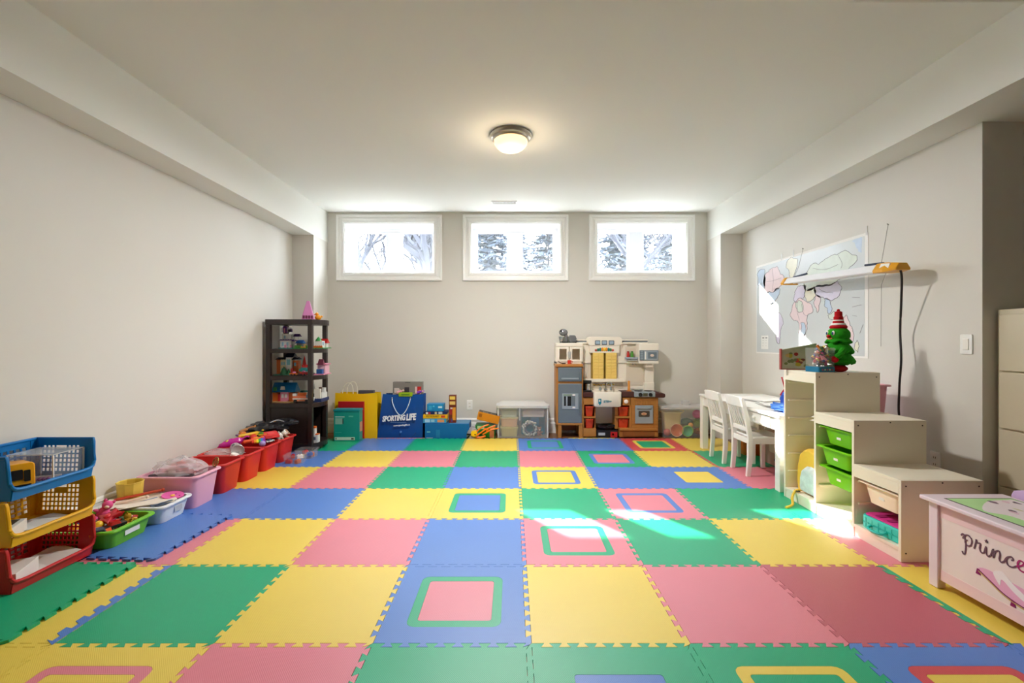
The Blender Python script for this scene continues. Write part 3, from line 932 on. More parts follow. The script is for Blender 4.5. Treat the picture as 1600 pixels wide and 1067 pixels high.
G().tube([(.0, .032 * math.cos(a * math.pi / 10), .032 + .032 * math.sin(a * math.pi / 10)) for a in range(20)], .005, 6, closed=True).build('wheel_rim', M('brass', (150, 112, 60), metal=.8, rough=.35), tr, local=True, smooth=True)
for k in range(3):
    a = k * math.pi / 3
    G().tube([(0, .03 * math.cos(a), .032 + .03 * math.sin(a)), (0, -.03 * math.cos(a), .032 - .03 * math.sin(a))], .003, 5).build('spoke', M('brass'), tr, local=True)
# red bins contents
fl = thing('plastic_sheet', 'grey clear plastic sheet lying over the second red bin', 'bag', (-2.43, 3.80, .225))
G().ball((0, 0, .01), (.15, .10, .032), 30, 12, .35, 7, 5).build('film', FILM, fl, local=True, smooth=True)
G().tube([(-.14, .02, .02), (-.05, .0, .045), (.06, -.04, .03)], .007, 5, smooth=4).build('twisted_fold', FILM, fl, local=True, smooth=True)
cup = thing('silver_cup', 'printed silver tumbler lying on the second red bin', 'cup', (-2.345, 3.83, .262), R(38))
k = G().lathe([(.001, -.085), (.036, -.085), (.042, -.07), (.048, .075), (.050, .078), (.047, .08), (.044, .072), (.001, .06)], 18)
k.xf(Matrix.Rotation(math.pi / 2, 4, 'X')).build('cup', M('silver_print', (200, 198, 196), rough=.3, metal=.3, var=.1, vs=20), cup, local=True, smooth=True)
for a in (.0, 1.2, 2.2, 3.4):
    k = G().box(-.012, .012, -.03, .02, .0455, .0475).xf(Matrix.Rotation(a - .6, 4, 'Y')).build('print', col((90, 96, 120)), cup, local=True)
lc = thing('white_pot', 'small white round pot beside the silver tumbler', 'pot', (-2.29, 3.70, .215), R(20), ry=R(20))
G().lathe([(.001, 0), (.03, 0), (.032, .035), (.026, .042), (.001, .042)], 14).build('cap', WHITE, lc, local=True, smooth=True)
G().lathe([(.0325, .01), (.034, .012), (.034, .016), (.0325, .018)], 14, caps=False).build('ridge', PAPER, lc, local=True)
mg = thing('magenta_pouch', 'shiny magenta pouch against the wall on the third red bin', 'bag', (-2.50, 4.02, .225), R(30), ry=R(-15))
G().ball((0, 0, .045), (.10, .045, .04), 18, 10, .2, 6, 3).build('pouch', M('magenta_satin', (196, 36, 150), rough=.25), mg, local=True, smooth=True)
G().tube([(.09, 0, .05), (.13, .01, .06), (.15, 0, .05)], .008, 6).build('tie', M('magenta_satin'), mg, local=True, smooth=True)
toy_stick('yellow-green toy bat lying along the third red bin', (-2.53, 3.98, .285), (-2.40, 4.28, .315), .016, (198, 200, 40))
toy_stick('thick yellow toy bat on the heaped toys', (-2.48, 4.08, .315), (-2.36, 4.26, .325), .015, (240, 190, 30))
toy_stick('brown wooden rolling stick near the wall on the red bins', (-2.53, 4.18, .34), (-2.45, 4.44, .365), .013, (176, 116, 62))
toy_stick('second brown wooden stick laid against the black bag', (-2.47, 4.30, .355), (-2.38, 4.52, .362), .012, (190, 130, 76))
toy_stick('orange toy handle poking from the third red bin', (-2.40, 4.02, .275), (-2.30, 4.14, .29), .015, (232, 92, 40))
rb = thing('rainbow_fan', 'rainbow striped folding toy on the third red bin', 'toy', (-2.31, 4.10, .275), R(35), rx=R(25))
for k, c_ in enumerate([(230, 60, 40), (240, 150, 30), (240, 220, 40), (60, 170, 70), (50, 120, 210), (140, 50, 160)]):
    G().box(-.055 + k * .018, -.038 + k * .018, -.04, .04, 0, .012).build('stripe', col(c_), rb, local=True)
rl = thing('red_toy_tray', 'red plastic tray turned over on the heaped toys', 'tray', (-2.28, 4.24, .285), R(50), rx=R(20))
g = bin_geo(.15, .10, .03, taper=.004, rim=.006, r=.015); g.xf(Matrix.Rotation(math.pi, 4, 'X') @ Matrix.Translation((0, 0, -.03)))
g.build('tray', col((218, 66, 66), .35), rl, local=True, smooth=True)
G().rbox(-.03, .03, -.02, .02, .03, .034, .008).build('raised_mark', col((228, 90, 90)), rl, local=True)
plush('white and grey soft toy on the heaped red bin', (-2.27, 4.33, .245), .10, (224, 220, 216), R(50), ry=R(60))
plush('tan soft toy at the front of the last red bin', (-2.24, 4.44, .245), .10, (206, 168, 140), R(120), ry=R(70))
toy_car('white toy car at the rim of the third red bin', (-2.23, 4.14, .25), .08, (228, 228, 232), R(70))
toy_ball('lilac ball at the rim of the third red bin', (-2.235, 4.03, .262), .026, (170, 150, 214))
toy_car('purple toy boat against the wall on the third red bin', (-2.49, 4.16, .30), .11, (120, 60, 140), R(60), cabin=(220, 130, 50), name='toy_boat')
toy_ball('red ball half hidden in the heaped toys', (-2.39, 4.16, .285), .035, (222, 60, 40))
toy_car('yellow toy truck in the heaped toys', (-2.34, 4.20, .295), .09, (240, 196, 40), R(20), cabin=(90, 150, 60), name='toy_truck')
bb = thing('black_bag', 'crumpled shiny black bag draped over the last red bin', 'bag', (-2.42, 4.43, .245), R(10))
BV = M('black_vinyl', (34, 35, 40), rough=.28, bump=.5, bs=25)
G().ball((0, 0, .075), (.17, .20, .062), 36, 16, .35, 12, 3.4).build('bag_body', BV, bb, local=True, smooth=True)
G().ball((.12, .14, .11), (.13, .09, .035), 24, 12, .3, 15, 3.5).build('bag_flap', BV, bb, local=True, smooth=True)
G().tube([(.05, -.05, .14), (.1, 0, .155), (.14, .06, .13), (.12, .1, .12)], .006, 6, smooth=5).build('strap', M('grey_strap', (150, 152, 158), rough=.5), bb, local=True, smooth=True)
# two clear shoe boxes with toys on the floor
def clear_tray(label, loc, sx, sy, sz, toys, rz=0):
    t = thing('clear_toy_tray', label, 'box', loc, rz)
    bin_geo(sx, sy, sz, wall=.002, taper=.008, rim=.008, r=.015).build('tray', CLEARB, t, local=True, smooth=True)
    for i, (rgb, dx, dy, dz, nm) in enumerate(toys):
        b = thing('toy_brick', nm, 'toy', (loc[0] + dx, loc[1] + dy, loc[2] + .003 + dz), R(37 * i))
        G().box(-.027, .027, -.017, .017, 0, .032).build('brick_body', col(rgb), b, local=True, bevel=.002)
        for a in (-.013, .013):
            G().lathe([(.007, .032), (.007, .039), (.001, .039)], 8, (a, 0)).build('stud', col(rgb), b, local=True)
clear_tray('small clear tray of toys nearest the red bins', (-2.085, 4.33, MZ + .001), .19, .16, .085,
           [((200, 40, 40), -.045, -.035, 0, 'red toy brick in the nearer clear tray'), ((235, 235, 235), .03, .03, .03, 'white toy brick on top in the nearer clear tray'),
            ((220, 110, 50), .04, -.035, 0, 'orange toy brick in the nearer clear tray'), ((180, 30, 50), -.04, .035, .03, 'dark red toy brick in the nearer clear tray')])
clear_tray('small clear tray of toys by the corner shelf', (-2.065, 4.53, MZ + .001), .19, .18, .085,
           [((230, 190, 60), -.04, -.04, 0, 'yellow toy brick in the farther clear tray'), ((60, 100, 180), .04, -.03, .02, 'blue toy brick in the farther clear tray'),
            ((190, 50, 50), -.035, .04, .02, 'red toy brick in the farther clear tray'), ((230, 120, 50), .04, .04, 0, 'orange toy brick in the farther clear tray')])

# ---------------------------------------------------------------- dark corner shelf unit
sh = thing('corner_shelf', 'tall dark brown open shelf unit with curved front in the left corner', 'shelf', (-2.34, 4.94, MZ))
SX0, SX1, SY0, SY1, SH = -2.585, -2.10, 4.72, 5.13, 1.41
p = .045
for x, y in ((SX0, SY0), (SX1 - p, SY0), (SX0, SY1 - p), (SX1 - p, SY1 - p)):
    G().box(x, x + p, y, y + p, MZ, SH - .03).build('post', DARKWOOD, sh, bevel=.002)
def curve_board(z0, z1, bulge=.075, inset=.0):
    pts = [(SX0 + inset, SY0 + inset), (SX1 - inset, SY0 + inset)]
    for k in range(1, 10):
        t = k / 10
        pts.append((SX1 - inset + bulge * math.sin(math.pi * t), SY0 + inset + t * (SY1 - SY0 - 2 * inset)))
    pts += [(SX1 - inset, SY1 - inset), (SX0 + inset, SY1 - inset)]
    return G().prism(pts, z0, z1)
curve_board(SH - .055, SH, .075, -.004).build('top_board', DARKWOOD, sh, bevel=.003)
SHZ = (1.10, .815, .525)
for z in SHZ:
    curve_board(z - .045, z, .065, .004).build('shelf_board', DARKWOOD, sh, bevel=.003)
curve_board(.055, .10, .065, .004).build('shelf_board', DARKWOOD, sh, bevel=.003)
G().box(SX0 + p, SX1 - p, SY0 + .012, SY0 + .026, .03, .48).build('side_panel', DARKWOOD, sh)
G().box(SX0 + p, SX1 - p, SY1 - .026, SY1 - .012, .10, .48).build('side_panel', DARKWOOD, sh)
G().box(SX0 + .01, SX0 + .02, SY0 + p, SY1 - p, .10, .48).build('back_panel', DARKWOOD, sh)
# pink crayon-shaped cone and rubber duck on top
cn = thing('pink_cone', 'pink pyramid-shaped toy tower on top of the dark corner shelf', 'toy', (-2.21, 4.88, SH), R(20))
G().loft([[(x, y, 0) for x, y in rrect(-.062, .062, -.062, .062, .01)], [(x, y, .05) for x, y in rrect(-.055, .055, -.055, .055, .01)], [(x, y, .205) for x, y in rrect(-.015, .015, -.015, .015, .006)]]).build('tower', M('pink_card', (206, 130, 186), rough=.35), cn, local=True, smooth=False)
for k in range(4):
    G().box(-.05 + k * .027, -.03 + k * .027, -.0625, -.057, .012, .045).build('print', col((120, 60, 90)), cn, local=True)
dc = thing('rubber_duck', 'small orange rubber duck beside the pink tower toy', 'toy', (-2.12, 4.92, SH), R(-60))
DK = col((240, 160, 30), .35)
G().ball((0, 0, .028), (.026, .034, .028), 12, 8).build('body', DK, dc, local=True, smooth=True)
G().ball((0, -.012, .065), .019, 10, 8).build('head', DK, dc, local=True, smooth=True)
G().ball((0, -.034, .062), (.009, .011, .004), 8, 6).build('beak', col((226, 90, 30)), dc, local=True, smooth=True)
G().ball((0, .036, .04), (.01, .012, .012), 8, 6).build('tail', DK, dc, local=True, smooth=True)

def bricks(name, label, loc, parts, rz=0, k=1.0):
    """building-brick model: named parts, each a few stacked boxes (x0,x1,y0,y1,z0,z1) in cm; 'roof' gets a ridge, 'wheel' a disc, 'cone' a spire"""
    t = thing(name, label, 'toy', loc, rz, 'building brick models on the shelf')
    s = .01 * k
    for nm, rgb, bx in parts:
        for b in bx:
            g = G()
            x0, x1, y0, y1, z0, z1 = (q * s for q in b)
            if 'roof' in nm:
                ym = (y0 + y1) / 2
                g.add([(x0, y0, z0), (x1, y0, z0), (x1, y1, z0), (x0, y1, z0), (x0 + .005, ym, z1), (x1 - .005, ym, z1)], [(0, 3, 2, 1), (0, 1, 5, 4), (2, 3, 4, 5), (1, 2, 5), (3, 0, 4)])
            elif 'wheel' in nm:
                r_ = (z1 - z0) / 2
                g.lathe([(.001, 0), (r_, 0), (r_, y1 - y0), (.001, y1 - y0)], 10)
                g.xf(Matrix.Translation(((x0 + x1) / 2, y1, (z0 + z1) / 2)) @ Matrix.Rotation(math.pi / 2, 4, 'X'))
            elif 'spire' in nm or 'tree' in nm:
                g.lathe([((x1 - x0) / 2, z0), ((x1 - x0) / 2.6, z0 + (z1 - z0) * .35), (.001, z1)], 8, ((x0 + x1) / 2, (y0 + y1) / 2))
            else:
                g.box(x0, x1, y0, y1, z0, z1)
                if (x1 - x0) > .016 and (z1 - z0) > .004:
                    n_ = min(5, int((x1 - x0) / .016))
                    for q in range(n_):
                        cx = x0 + (q + .5) * (x1 - x0) / n_
                        g.box(cx - .004, cx + .004, y0 + .003, min(y1, y0 + .011), z1 - .0005, z1 + .003)
            g.build(nm, col(rgb), t, local=True)
    return t
wht, pur, grn, org, blu, red, pnk, tan, gry, yel, teal = (228, 228, 226), (96, 50, 130), (60, 150, 80), (220, 110, 40), (40, 90, 160), (190, 40, 40), (222, 140, 170), (196, 160, 110), (120, 124, 128), (232, 196, 60), (40, 140, 140)
z1, z2, z3 = SHZ
bricks('brick_castle', 'white and purple brick castle on the top shelf', (-2.44, 4.90, z1), [
    ('base', teal, [(-7, 12, -7, 7, 0, .8)]), ('wall', wht, [(-7, 5, -3, 5, .8, 9), (-6, 4, -1, 5, 9.8, 16), (5, 11, 0, 5, 1, 5)]),
    ('terrace', pur, [(-7, 6, -4, 5, 9, 9.8), (4, 11, -2, 5, 8, 9)]), ('tower', (210, 214, 232), [(-7, 3, 0, 4, 18, 23)]), ('dragon_body', pur, [(-5, -1, -1, 2, 17, 24), (0, 4, 0, 2, 18, 21)]),
    ('banner', pnk, [(-3.5, -2.5, -2, -1.2, 17, 22)]), ('roof', (70, 40, 110), [(6, 13, -2, 5, 13, 16)]), ('column', wht, [(7, 8, -1, 0, 9, 13), (11, 12, -1, 0, 9, 13)]),
    ('window', (150, 190, 210), [(-5, -3, -3.3, -3, 3, 7), (0, 2, -3.3, -3, 3, 7), (-4, -2, -1.3, -1, 11, 14)]), ('figure', pnk, [(-1, 1, -6, -5, .8, 4), (5, 6.4, -6, -5, .8, 4)])])
bricks('brick_garden', 'green and grey brick garden set on the top shelf', (-2.235, 4.86, z1), [
    ('base', grn, [(-9, 9, -5, 6, 0, .8)]), ('wall', gry, [(-8, -3, 0, 5, .8, 5), (1, 6, 1, 5, .8, 6)]), ('hedge', (90, 160, 60), [(-8, -2, -4, -2, .8, 3), (2, 8, -4, -2.5, .8, 3)]),
    ('flower_bed', yel, [(-2, 3, -5, -4, .8, 1.8)]), ('roof', blu, [(-9, -2, -1, 6, 5, 8)]), ('gate', tan, [(-2, 1, 1, 2, .8, 4)]), ('flag', pnk, [(3, 5, 2, 2.5, 6, 8)])], k=1.15)
bricks('brick_cottage', 'red roofed brick cottage at the curved end of the top shelf', (-2.115, 4.98, z1), [
    ('base', grn, [(-5, 6, -9, 9, 0, .8)]), ('wall', wht, [(-3, 4, -7, -1, .8, 7), (-2, 4, 2, 7, .8, 5)]), ('roof', red, [(-4, 5, 1, 8, 5, 9)]), ('tree_crown', grn, [(-3, 3, -8, -2, 7, 11)]),
    ('fence', org, [(-4, 5, -9, -8.4, .8, 2.5)]), ('window', (120, 170, 200), [(4, 4.3, -6, -4, 3, 6)])], k=1.2)
bricks('brick_house', 'orange and cream brick town house with dark roof on the middle shelf', (-2.455, 4.92, z2), [
    ('base', (60, 110, 90), [(-9, 11, -8, 6, 0, .8)]), ('wall', org, [(-9, -5, -2, 5, .8, 14), (5, 10, 0, 5, .8, 13)]), ('facade', (220, 214, 170), [(-5, 0, -3, 5, .8, 14)]),
    ('gable', wht, [(0, 5, -3, 5, .8, 16)]), ('dark_roof', (30, 40, 70), [(-10, 11, -3, 6, 14, 16), (-1, 7, -4, 6, 16, 20)]),
    ('window', (130, 200, 210), [(-4, -3, -3.3, -3, 9, 12), (-2, -1, -3.3, -3, 9, 12), (1, 4, -3.3, -3, 9, 14), (6, 8, -.3, 0, 8, 11), (-4, -1, -3.3, -3, 3, 6)]),
    ('tree_crown', (30, 80, 50), [(-4, 3, -8, -3, .8, 8), (2, 6, -8, -4, .8, 6)]), ('figure', red, [(6, 8, -6, -4, .8, 6)])], k=1.18)
bricks('brick_boat', 'brick boat with red spire on the middle shelf', (-2.26, 4.90, z2), [
    ('hull', (70, 70, 80), [(-8, 10, -3, 3, 0, 2)]), ('deck', teal, [(-5, 5, -2, 2, 4, 6.5), (-3, 3, -2, 2, 6.5, 8)]), ('cabin', red, [(-2, 2.5, -2, 2, 8, 11)]), ('spire', red, [(-2, 2, -1.5, 1.5, 11, 21)]),
    ('mast', gry, [(5, 5.5, 0, .5, 4, 10)])])
bricks('brick_car', 'orange and pink brick cars lined up on the middle shelf', (-2.27, 4.80, z2), [
    ('chassis', org, [(-9, -2, -3, 2, 1, 2.5)]), ('car_body', red, [(2, 8, -3, 2, 1, 3.5)]), ('windscreen', (200, 120, 170), [(-6, -4, -2, 1, 2.5, 4), (4, 6, -2, 1, 3.5, 5)]),
    ('wheel', (30, 30, 32), [(-8, -6, -3.4, -2.6, 0, 2), (-4.5, -2.5, -3.4, -2.6, 0, 2), (2.5, 4.5, -3.4, -2.6, 0, 2), (6, 8, -3.4, -2.6, 0, 2)])])
bricks('brick_shop', 'pink brick shop at the curved end of the middle shelf', (-2.10, 4.98, z2), [
    ('base', pnk, [(-4, 5, -9, 8, 0, .8)]), ('wall', (232, 180, 200), [(-3, 4, -3, 6, .8, 9)]), ('roof_sign', (110, 50, 70), [(-2, 3, -6, -1, 9, 14)]), ('awning', pnk, [(-4, 5, -4, 7, 9, 10)]),
    ('counter', blu, [(-2, 3, -8, -4, .8, 5)])], k=1.2)
bricks('brick_cabin', 'brick cabin with bright blue roof on the lower shelf', (-2.45, 4.88, z3), [
    ('base', tan, [(-10, 10, -7, 6, 0, .8)]), ('wall', org, [(-10, -5, -4, 5, .8, 8), (4, 9, -3, 5, .8, 8)]), ('facade', pnk, [(-3, 4, -4, 5, .8, 9)]), ('blue_roof', (20, 120, 180), [(-11, 10, -5, 6, 9, 17)]),
    ('roof_window', wht, [(-3, 1, -4.4, -3.4, 11, 14)]), ('window', wht, [(-2, 0, -4.3, -4, 4, 7), (1, 3, -4.3, -4, 4, 7)]), ('door', red, [(-5, -3, -4.4, -3.8, .8, 7)]), ('leaf_patch', grn, [(-9, -6, -4.6, -4, 10, 13)])], k=1.22)
bricks('brick_van', 'orange and white brick van on the lower shelf', (-2.235, 4.815, z3), [
    ('van_body', (230, 130, 90), [(-8, 5, -3, 3, 1.5, 6)]), ('cab', wht, [(5, 9, -3, 3, 1.5, 4.5), (-8, -5, -3, 3, 6, 8)]), ('windscreen', (120, 150, 170), [(4, 6, -3.2, 3, 4.5, 7)]), ('lounger', org, [(-4, 2, -2, 2, 6, 8.5)]),
    ('wheel', (30, 30, 32), [(-7, -4, -3.6, -2.8, 0, 3), (3, 6, -3.6, -2.8, 0, 3)]), ('stripe', wht, [(-8, 5, -3.2, -3, 3, 4)])], k=1.2)
bricks('brick_rocket', 'small grey brick rocket pad on the lower shelf', (-2.26, 4.96, z3), [
    ('pad', gry, [(-7, 10, -4, 5, 0, 4)]), ('canopy', teal, [(-6, 3, -3, 4, 10, 11)]), ('pole', tan, [(-5, -4.4, 0, .6, 4, 10), (2, 2.6, 0, .6, 4, 10)]), ('spire', wht, [(7, 10, -2, 1, 4, 20)]), ('fin', (40, 60, 60), [(5, 11, -2, -1, 4, 8)])])
bricks('brick_ship', 'white and navy brick ship at the curved end of the lower shelf', (-2.10, 4.96, z3), [
    ('hull', (40, 60, 110), [(-4, 4, -10, 8, 0, 3)]), ('deck_house', wht, [(-3, 3, -6, 6, 3, 8), (-2, 2, 2, 6, 8, 12)]), ('funnel', (90, 60, 50), [(-1, 1, -4, -1, 8, 13)]), ('sail', (220, 216, 206), [(-3, 2.5, -9, -6.4, 3, 12)])], k=1.15)
bricks('brick_tower', 'small white and orange brick tower on the bottom shelf board', (-2.10, 4.82, .10), [
    ('wall', wht, [(-4, 3, -3, 3, 0, 8), (-3, 0, -2, 2, 8, 15)]), ('top_block', org, [(-3, 0, -2, 2, 15, 17), (0, 3, -2, 3, 8, 9)]), ('window', (90, 100, 120), [(-2, 1, -3.3, -3, 3, 6)])])

# ---------------------------------------------------------------- bags and boxes along the back wall
def paper_bag(name, label, loc, wb, wt, d, h, rgb, skew=0.0, mat=None, dep_top=None, fold=.012):
    """open shopping bag: creased sides, hollow"""
    t = thing(name, label, 'bag', loc)
    m = mat or col(rgb, .5)
    dt = dep_top if dep_top else d * .7
    def ring(q, inset):
        hw = (wb + (wt - wb) * q) / 2 - inset
        hd = (d + (dt - d) * q) / 2 - inset
        cx = skew * q
        z = h * q
        ins = .04 * min(1, q * 1.4)
        bow = .018 * math.sin(math.pi * q)
        zz = lambda e: z + e * q
        return [(cx - hw, -hd, zz(.006)), (cx - hw * .3, -hd - bow, zz(-.004)), (cx + hw * .3, -hd - bow * .8, zz(-.006)), (cx + hw, -hd, zz(.004)), (cx + hw - ins, 0, zz(-.02)), (cx + hw, hd, zz(.0)), (cx, hd + bow * .3, zz(0)), (cx - hw, hd, zz(.0)), (cx - hw + ins, 0, zz(-.02))]
    qs = [0, .12, .3, .5, .7, .88, 1]
    rings = [ring(q, 0) for q in qs] + [ring(q, .004) for q in reversed(qs[1:])]
    rings.append([(x, y, .004) for x, y, z in ring(0, .004)])
    G().loft(rings).build('bag_body', m, t, local=True, smooth=True)
    return t
yb = paper_bag('yellow_bag', 'large yellow shopping bag by the dark corner shelf', (-1.90, 5.57, 0), .53, .51, .24, .545, None, .0, M('yellow_woven', (238, 192, 10), rough=.45, var=.06, vs=5, bump=.2, bs=20))
for y in (-.075, .075):
    G().tube([(-.17, y, .50), (-.165, y + .004, .60), (-.12, y + .01, .665), (-.07, y + .008, .66), (-.045, y + .004, .60), (-.04, y, .50)], .005, 6, smooth=4).build('handle', col((238, 236, 220)), yb, local=True, smooth=True)
lid_box('grey_carton', 'flat dark grey box sticking out of the yellow bag', (-1.80, 5.57, .25), (.19, .06, .325), (84, 82, 92), 0)
lid_box('red_carton', 'flat red box standing behind the teal carton', (-1.935, 5.42, 0), (.31, .03, .455), (186, 26, 34), 0)
tb = lid_box('teal_carton', 'teal cardboard carton with folded lid before the yellow bag', (-1.935, 5.318, MZ + .001), (.30, .11, .35), (20, 152, 140), 0, extras=(
    ('printed_panel', 'f', .06, .34, .56, .76, (140, 190, 176)), ('printed_panel', 'f', .04, .82, .03, .13, (214, 226, 212)), ('barcode', 'f', .07, .11, .04, .11, (30, 40, 40)), ('barcode', 'f', .68, .78, .05, .10, (40, 50, 50)),
    ('printed_line', 'f', .06, .42, .79, .82, (206, 228, 220)), ('printed_line', 'f', .58, .76, .80, .84, (90, 190, 180)), ('printed_line', 'f', .06, .3, .28, .295, (70, 176, 164)), ('printed_panel', 'r', .1, .9, .3, .62, (206, 150, 120)),
    ('printed_figure', 'f', .34, .38, .58, .74, (20, 60, 66))))
G().loft([[(-.155, -.062, .345), (.155, -.062, .345), (.155, .058, .345), (-.155, .058, .345)], [(-.155, -.062, .372), (.155, -.062, .372), (.155, .058, .372), (-.155, .058, .372)]]).build('lid', col((16, 140, 148), .45), tb, local=True, bevel=.004)

sb = paper_bag('blue_bag', 'blue shopping bag with white lettering and white cord handle', (-1.365, 5.575, 0), .55, .50, .21, .53, None, .035, M('blue_bag_plastic', (10, 74, 150), rough=.32, var=.12, vs=4, bump=.35, bs=9))
WHT = col((240, 240, 242), .5)
fy = 5.455
G().tube([(-1.46, fy + .026, .485), (-1.448, fy + .003, .43), (-1.40, fy - .010, .33), (-1.345, fy - .016, .285), (-1.29, fy - .010, .33), (-1.25, fy + .003, .42), (-1.237, fy + .026, .485)], .005, 6, smooth=4).build('handle', col((226, 236, 246)), sb, smooth=True)
G().ball((-1.46, fy + .028, .487), .011, 8, 6).build('eyelet', CHROME, sb, smooth=True)
G().ball((-1.237, fy + .028, .487), .011, 8, 6).build('eyelet', CHROME, sb, smooth=True)
SBR = Matrix.Rotation(R(-4), 3, 'Y') @ Matrix.Rotation(R(-6.5), 3, 'X') @ FACE_CAM
text('SPORTING', .088, (-1.432, fy - .012, .245), SBR, WHT, sb, shear=.22, bold=.0035, wide=.66, depth=.004)
text('LIFE', .104, (-1.225, fy - .008, .26), SBR, WHT, sb, shear=.22, bold=.004, wide=.66, depth=.004)
G().box(-1.47, -1.28, fy - .020, fy - .012, .199, .203).build('printed_line', col((120, 160, 210)), sb)
text('www.sportinglife.ca', .028, (-1.335, fy - .016, .165), SBR, WHT, sb, bold=.0004, wide=.9, depth=.003)
G().lathe([(.001, 0), (.013, 0), (.013, .006), (.001, .006)], 12).xf(Matrix.Translation((-1.345, fy - .012, .085)) @ Matrix.Rotation(math.pi / 2, 4, 'X')).build('printed_mark', col((90, 140, 200)), sb)
gb = lid_box('grey_doll_box', 'grey toy box with pictures standing in the blue bag', (-1.285, 5.575, .27), (.36, .09, .41), (128, 124, 120), 0, extras=(
    ('picture', 'f', .0, .99, .58, .66, (170, 160, 150)), ('picture', 'f', .05, .22, .67, .82, (206, 196, 190)), ('picture', 'f', .4, .56, .69, .84, (56, 50, 60)), ('picture', 'f', .84, .97, .66, .86, (190, 40, 36)),
    ('picture', 'f', .76, .82, .66, .86, (220, 190, 180)), ('picture', 'f', .42, .6, .97, 1.0, (90, 88, 86))))
doll('purple haired doll lying in front of the grey toy box', (-1.18, 5.505, .545), .11, (230, 190, 190), (140, 60, 190), (150, 80, 200), R(0), rx=R(0), ry=R(75))
doll('pale pink doll in the mouth of the blue bag', (-1.42, 5.505, .545), .11, (236, 200, 190), (230, 170, 180), (190, 150, 140), R(0), ry=R(70))
t = thing('green_toy_pack', 'lime green toy pack between the dolls in the blue bag', 'toy', (-1.30, 5.505, .505))
G().rbox(-.085, .085, -.016, .016, 0, .05, .012, 'y').build('pack', col((150, 180, 30)), t, local=True, bevel=.004)
G().rbox(-.05, .05, -.018, -.015, .015, .035, .006, 'y').build('print', col((96, 140, 30)), t, local=True)

def at_back(px0, px1, py0, py1, Y):
    x0, z1 = W(px0, py0, Y); x1, z0 = W(px1, py1, Y)
    return x0, x1, z0, z1
blue = (14, 104, 170)
x0, x1, z0, z1 = at_back(664, 733, 662, 683.5, 5.44)
bz = z1
lid_box('blue_game_box', 'long blue cardboard box under the stack of games', ((x0 + x1) / 2, 5.44 + .14, 0), (x1 - x0, .28, z1), blue, 0, extras=(
    ('printed_line', 'f', .03, .18, .05, .08, (220, 230, 240)), ('printed_panel', 'f', .25, .34, .08, .6, (40, 128, 180)), ('printed_line', 'f', .04, .12, .42, .5, (120, 200, 210)), ('picture', 't', .55, .98, .1, .9, (90, 140, 180))))
def stack_box(name, label, px0, px1, py0, py1, Y, dy, rgb, extras, zb, rz=0):
    x0, x1, z0, z1 = at_back(px0, px1, py0, py1, Y)
    lid_box(name, label, ((x0 + x1) / 2, Y + dy / 2, zb), (x1 - x0, dy, z1 - z0), rgb, rz, extras=extras)
    return zb + (z1 - z0) + .0015
z = bz + .0015
z = stack_box('game_box', 'light blue game box at the bottom of the games stack', 661, 697, 656, 663, 5.47, .20, (60, 150, 200), (
    ('picture', 'f', .08, .3, .2, .85, (170, 210, 235)), ('picture', 'f', .34, .5, .25, .8, (150, 200, 220)), ('picture', 'f', .62, .92, .2, .8, (226, 150, 100)), ('picture', 'r', .1, .9, .1, .9, (230, 200, 80))), z)
z = stack_box('game_box', 'yellow PICTIONARY game box in the middle of the games stack', 661, 699, 649.5, 655.5, 5.47, .21, (232, 178, 14), (('picture', 'f', .74, .9, .25, .8, (200, 60, 40)),), z)
text('PICTIONARY', .032, (*(lambda a: (a[0], 5.4688))(W(676, 652, 5.47)), z - .023), FACE_CAM, col((120, 84, 20)), bpy.data.objects['game_box.001'], bold=.0006, wide=.85)
z = stack_box('game_box', 'dark navy game box with red and white picture in the games stack', 664, 698, 645, 649.5, 5.48, .18, (18, 44, 96), (
    ('picture', 'f', .04, .14, .1, .8, (226, 226, 230)), ('picture', 'f', .16, .25, .1, .8, (190, 40, 60)), ('picture', 'f', .45, .55, .1, .9, (206, 196, 160)), ('picture', 'f', .62, .8, .15, .9, (180, 200, 210))), z)
z = stack_box('game_box', 'small bright blue game box on top of the games stack', 667, 693, 634, 645, 5.50, .14, (8, 132, 190), (
    ('print', 'f', .68, .92, .45, .7, (214, 230, 236)), ('print', 'f', .1, .3, .2, .8, (50, 160, 206)), ('print', 'f', .36, .46, .6, .8, (90, 190, 220))), z)
x0, x1, z0, z1 = at_back(701.5, 712.5, 618, 661, 5.50)
lid_box('tall_game_box', 'tall narrow brown and orange game box standing on the blue box', ((x0 + x1) / 2, 5.53, bz + .001), (x1 - x0, .07, z1 - z0), (112, 40, 24), 0, extras=(
    ('picture', 'f', .12, .88, .84, .96, (230, 200, 90)), ('picture', 'f', .1, .9, .66, .78, (230, 190, 110)), ('picture', 'f', .5, .95, .1, .56, (224, 150, 50)), ('picture', 'f', .08, .45, .3, .5, (160, 36, 40)), ('picture', 'f', .3, .55, .04, .16, (90, 70, 120)), ('picture', 'f', .2, .6, .5, .56, (216, 196, 200))))
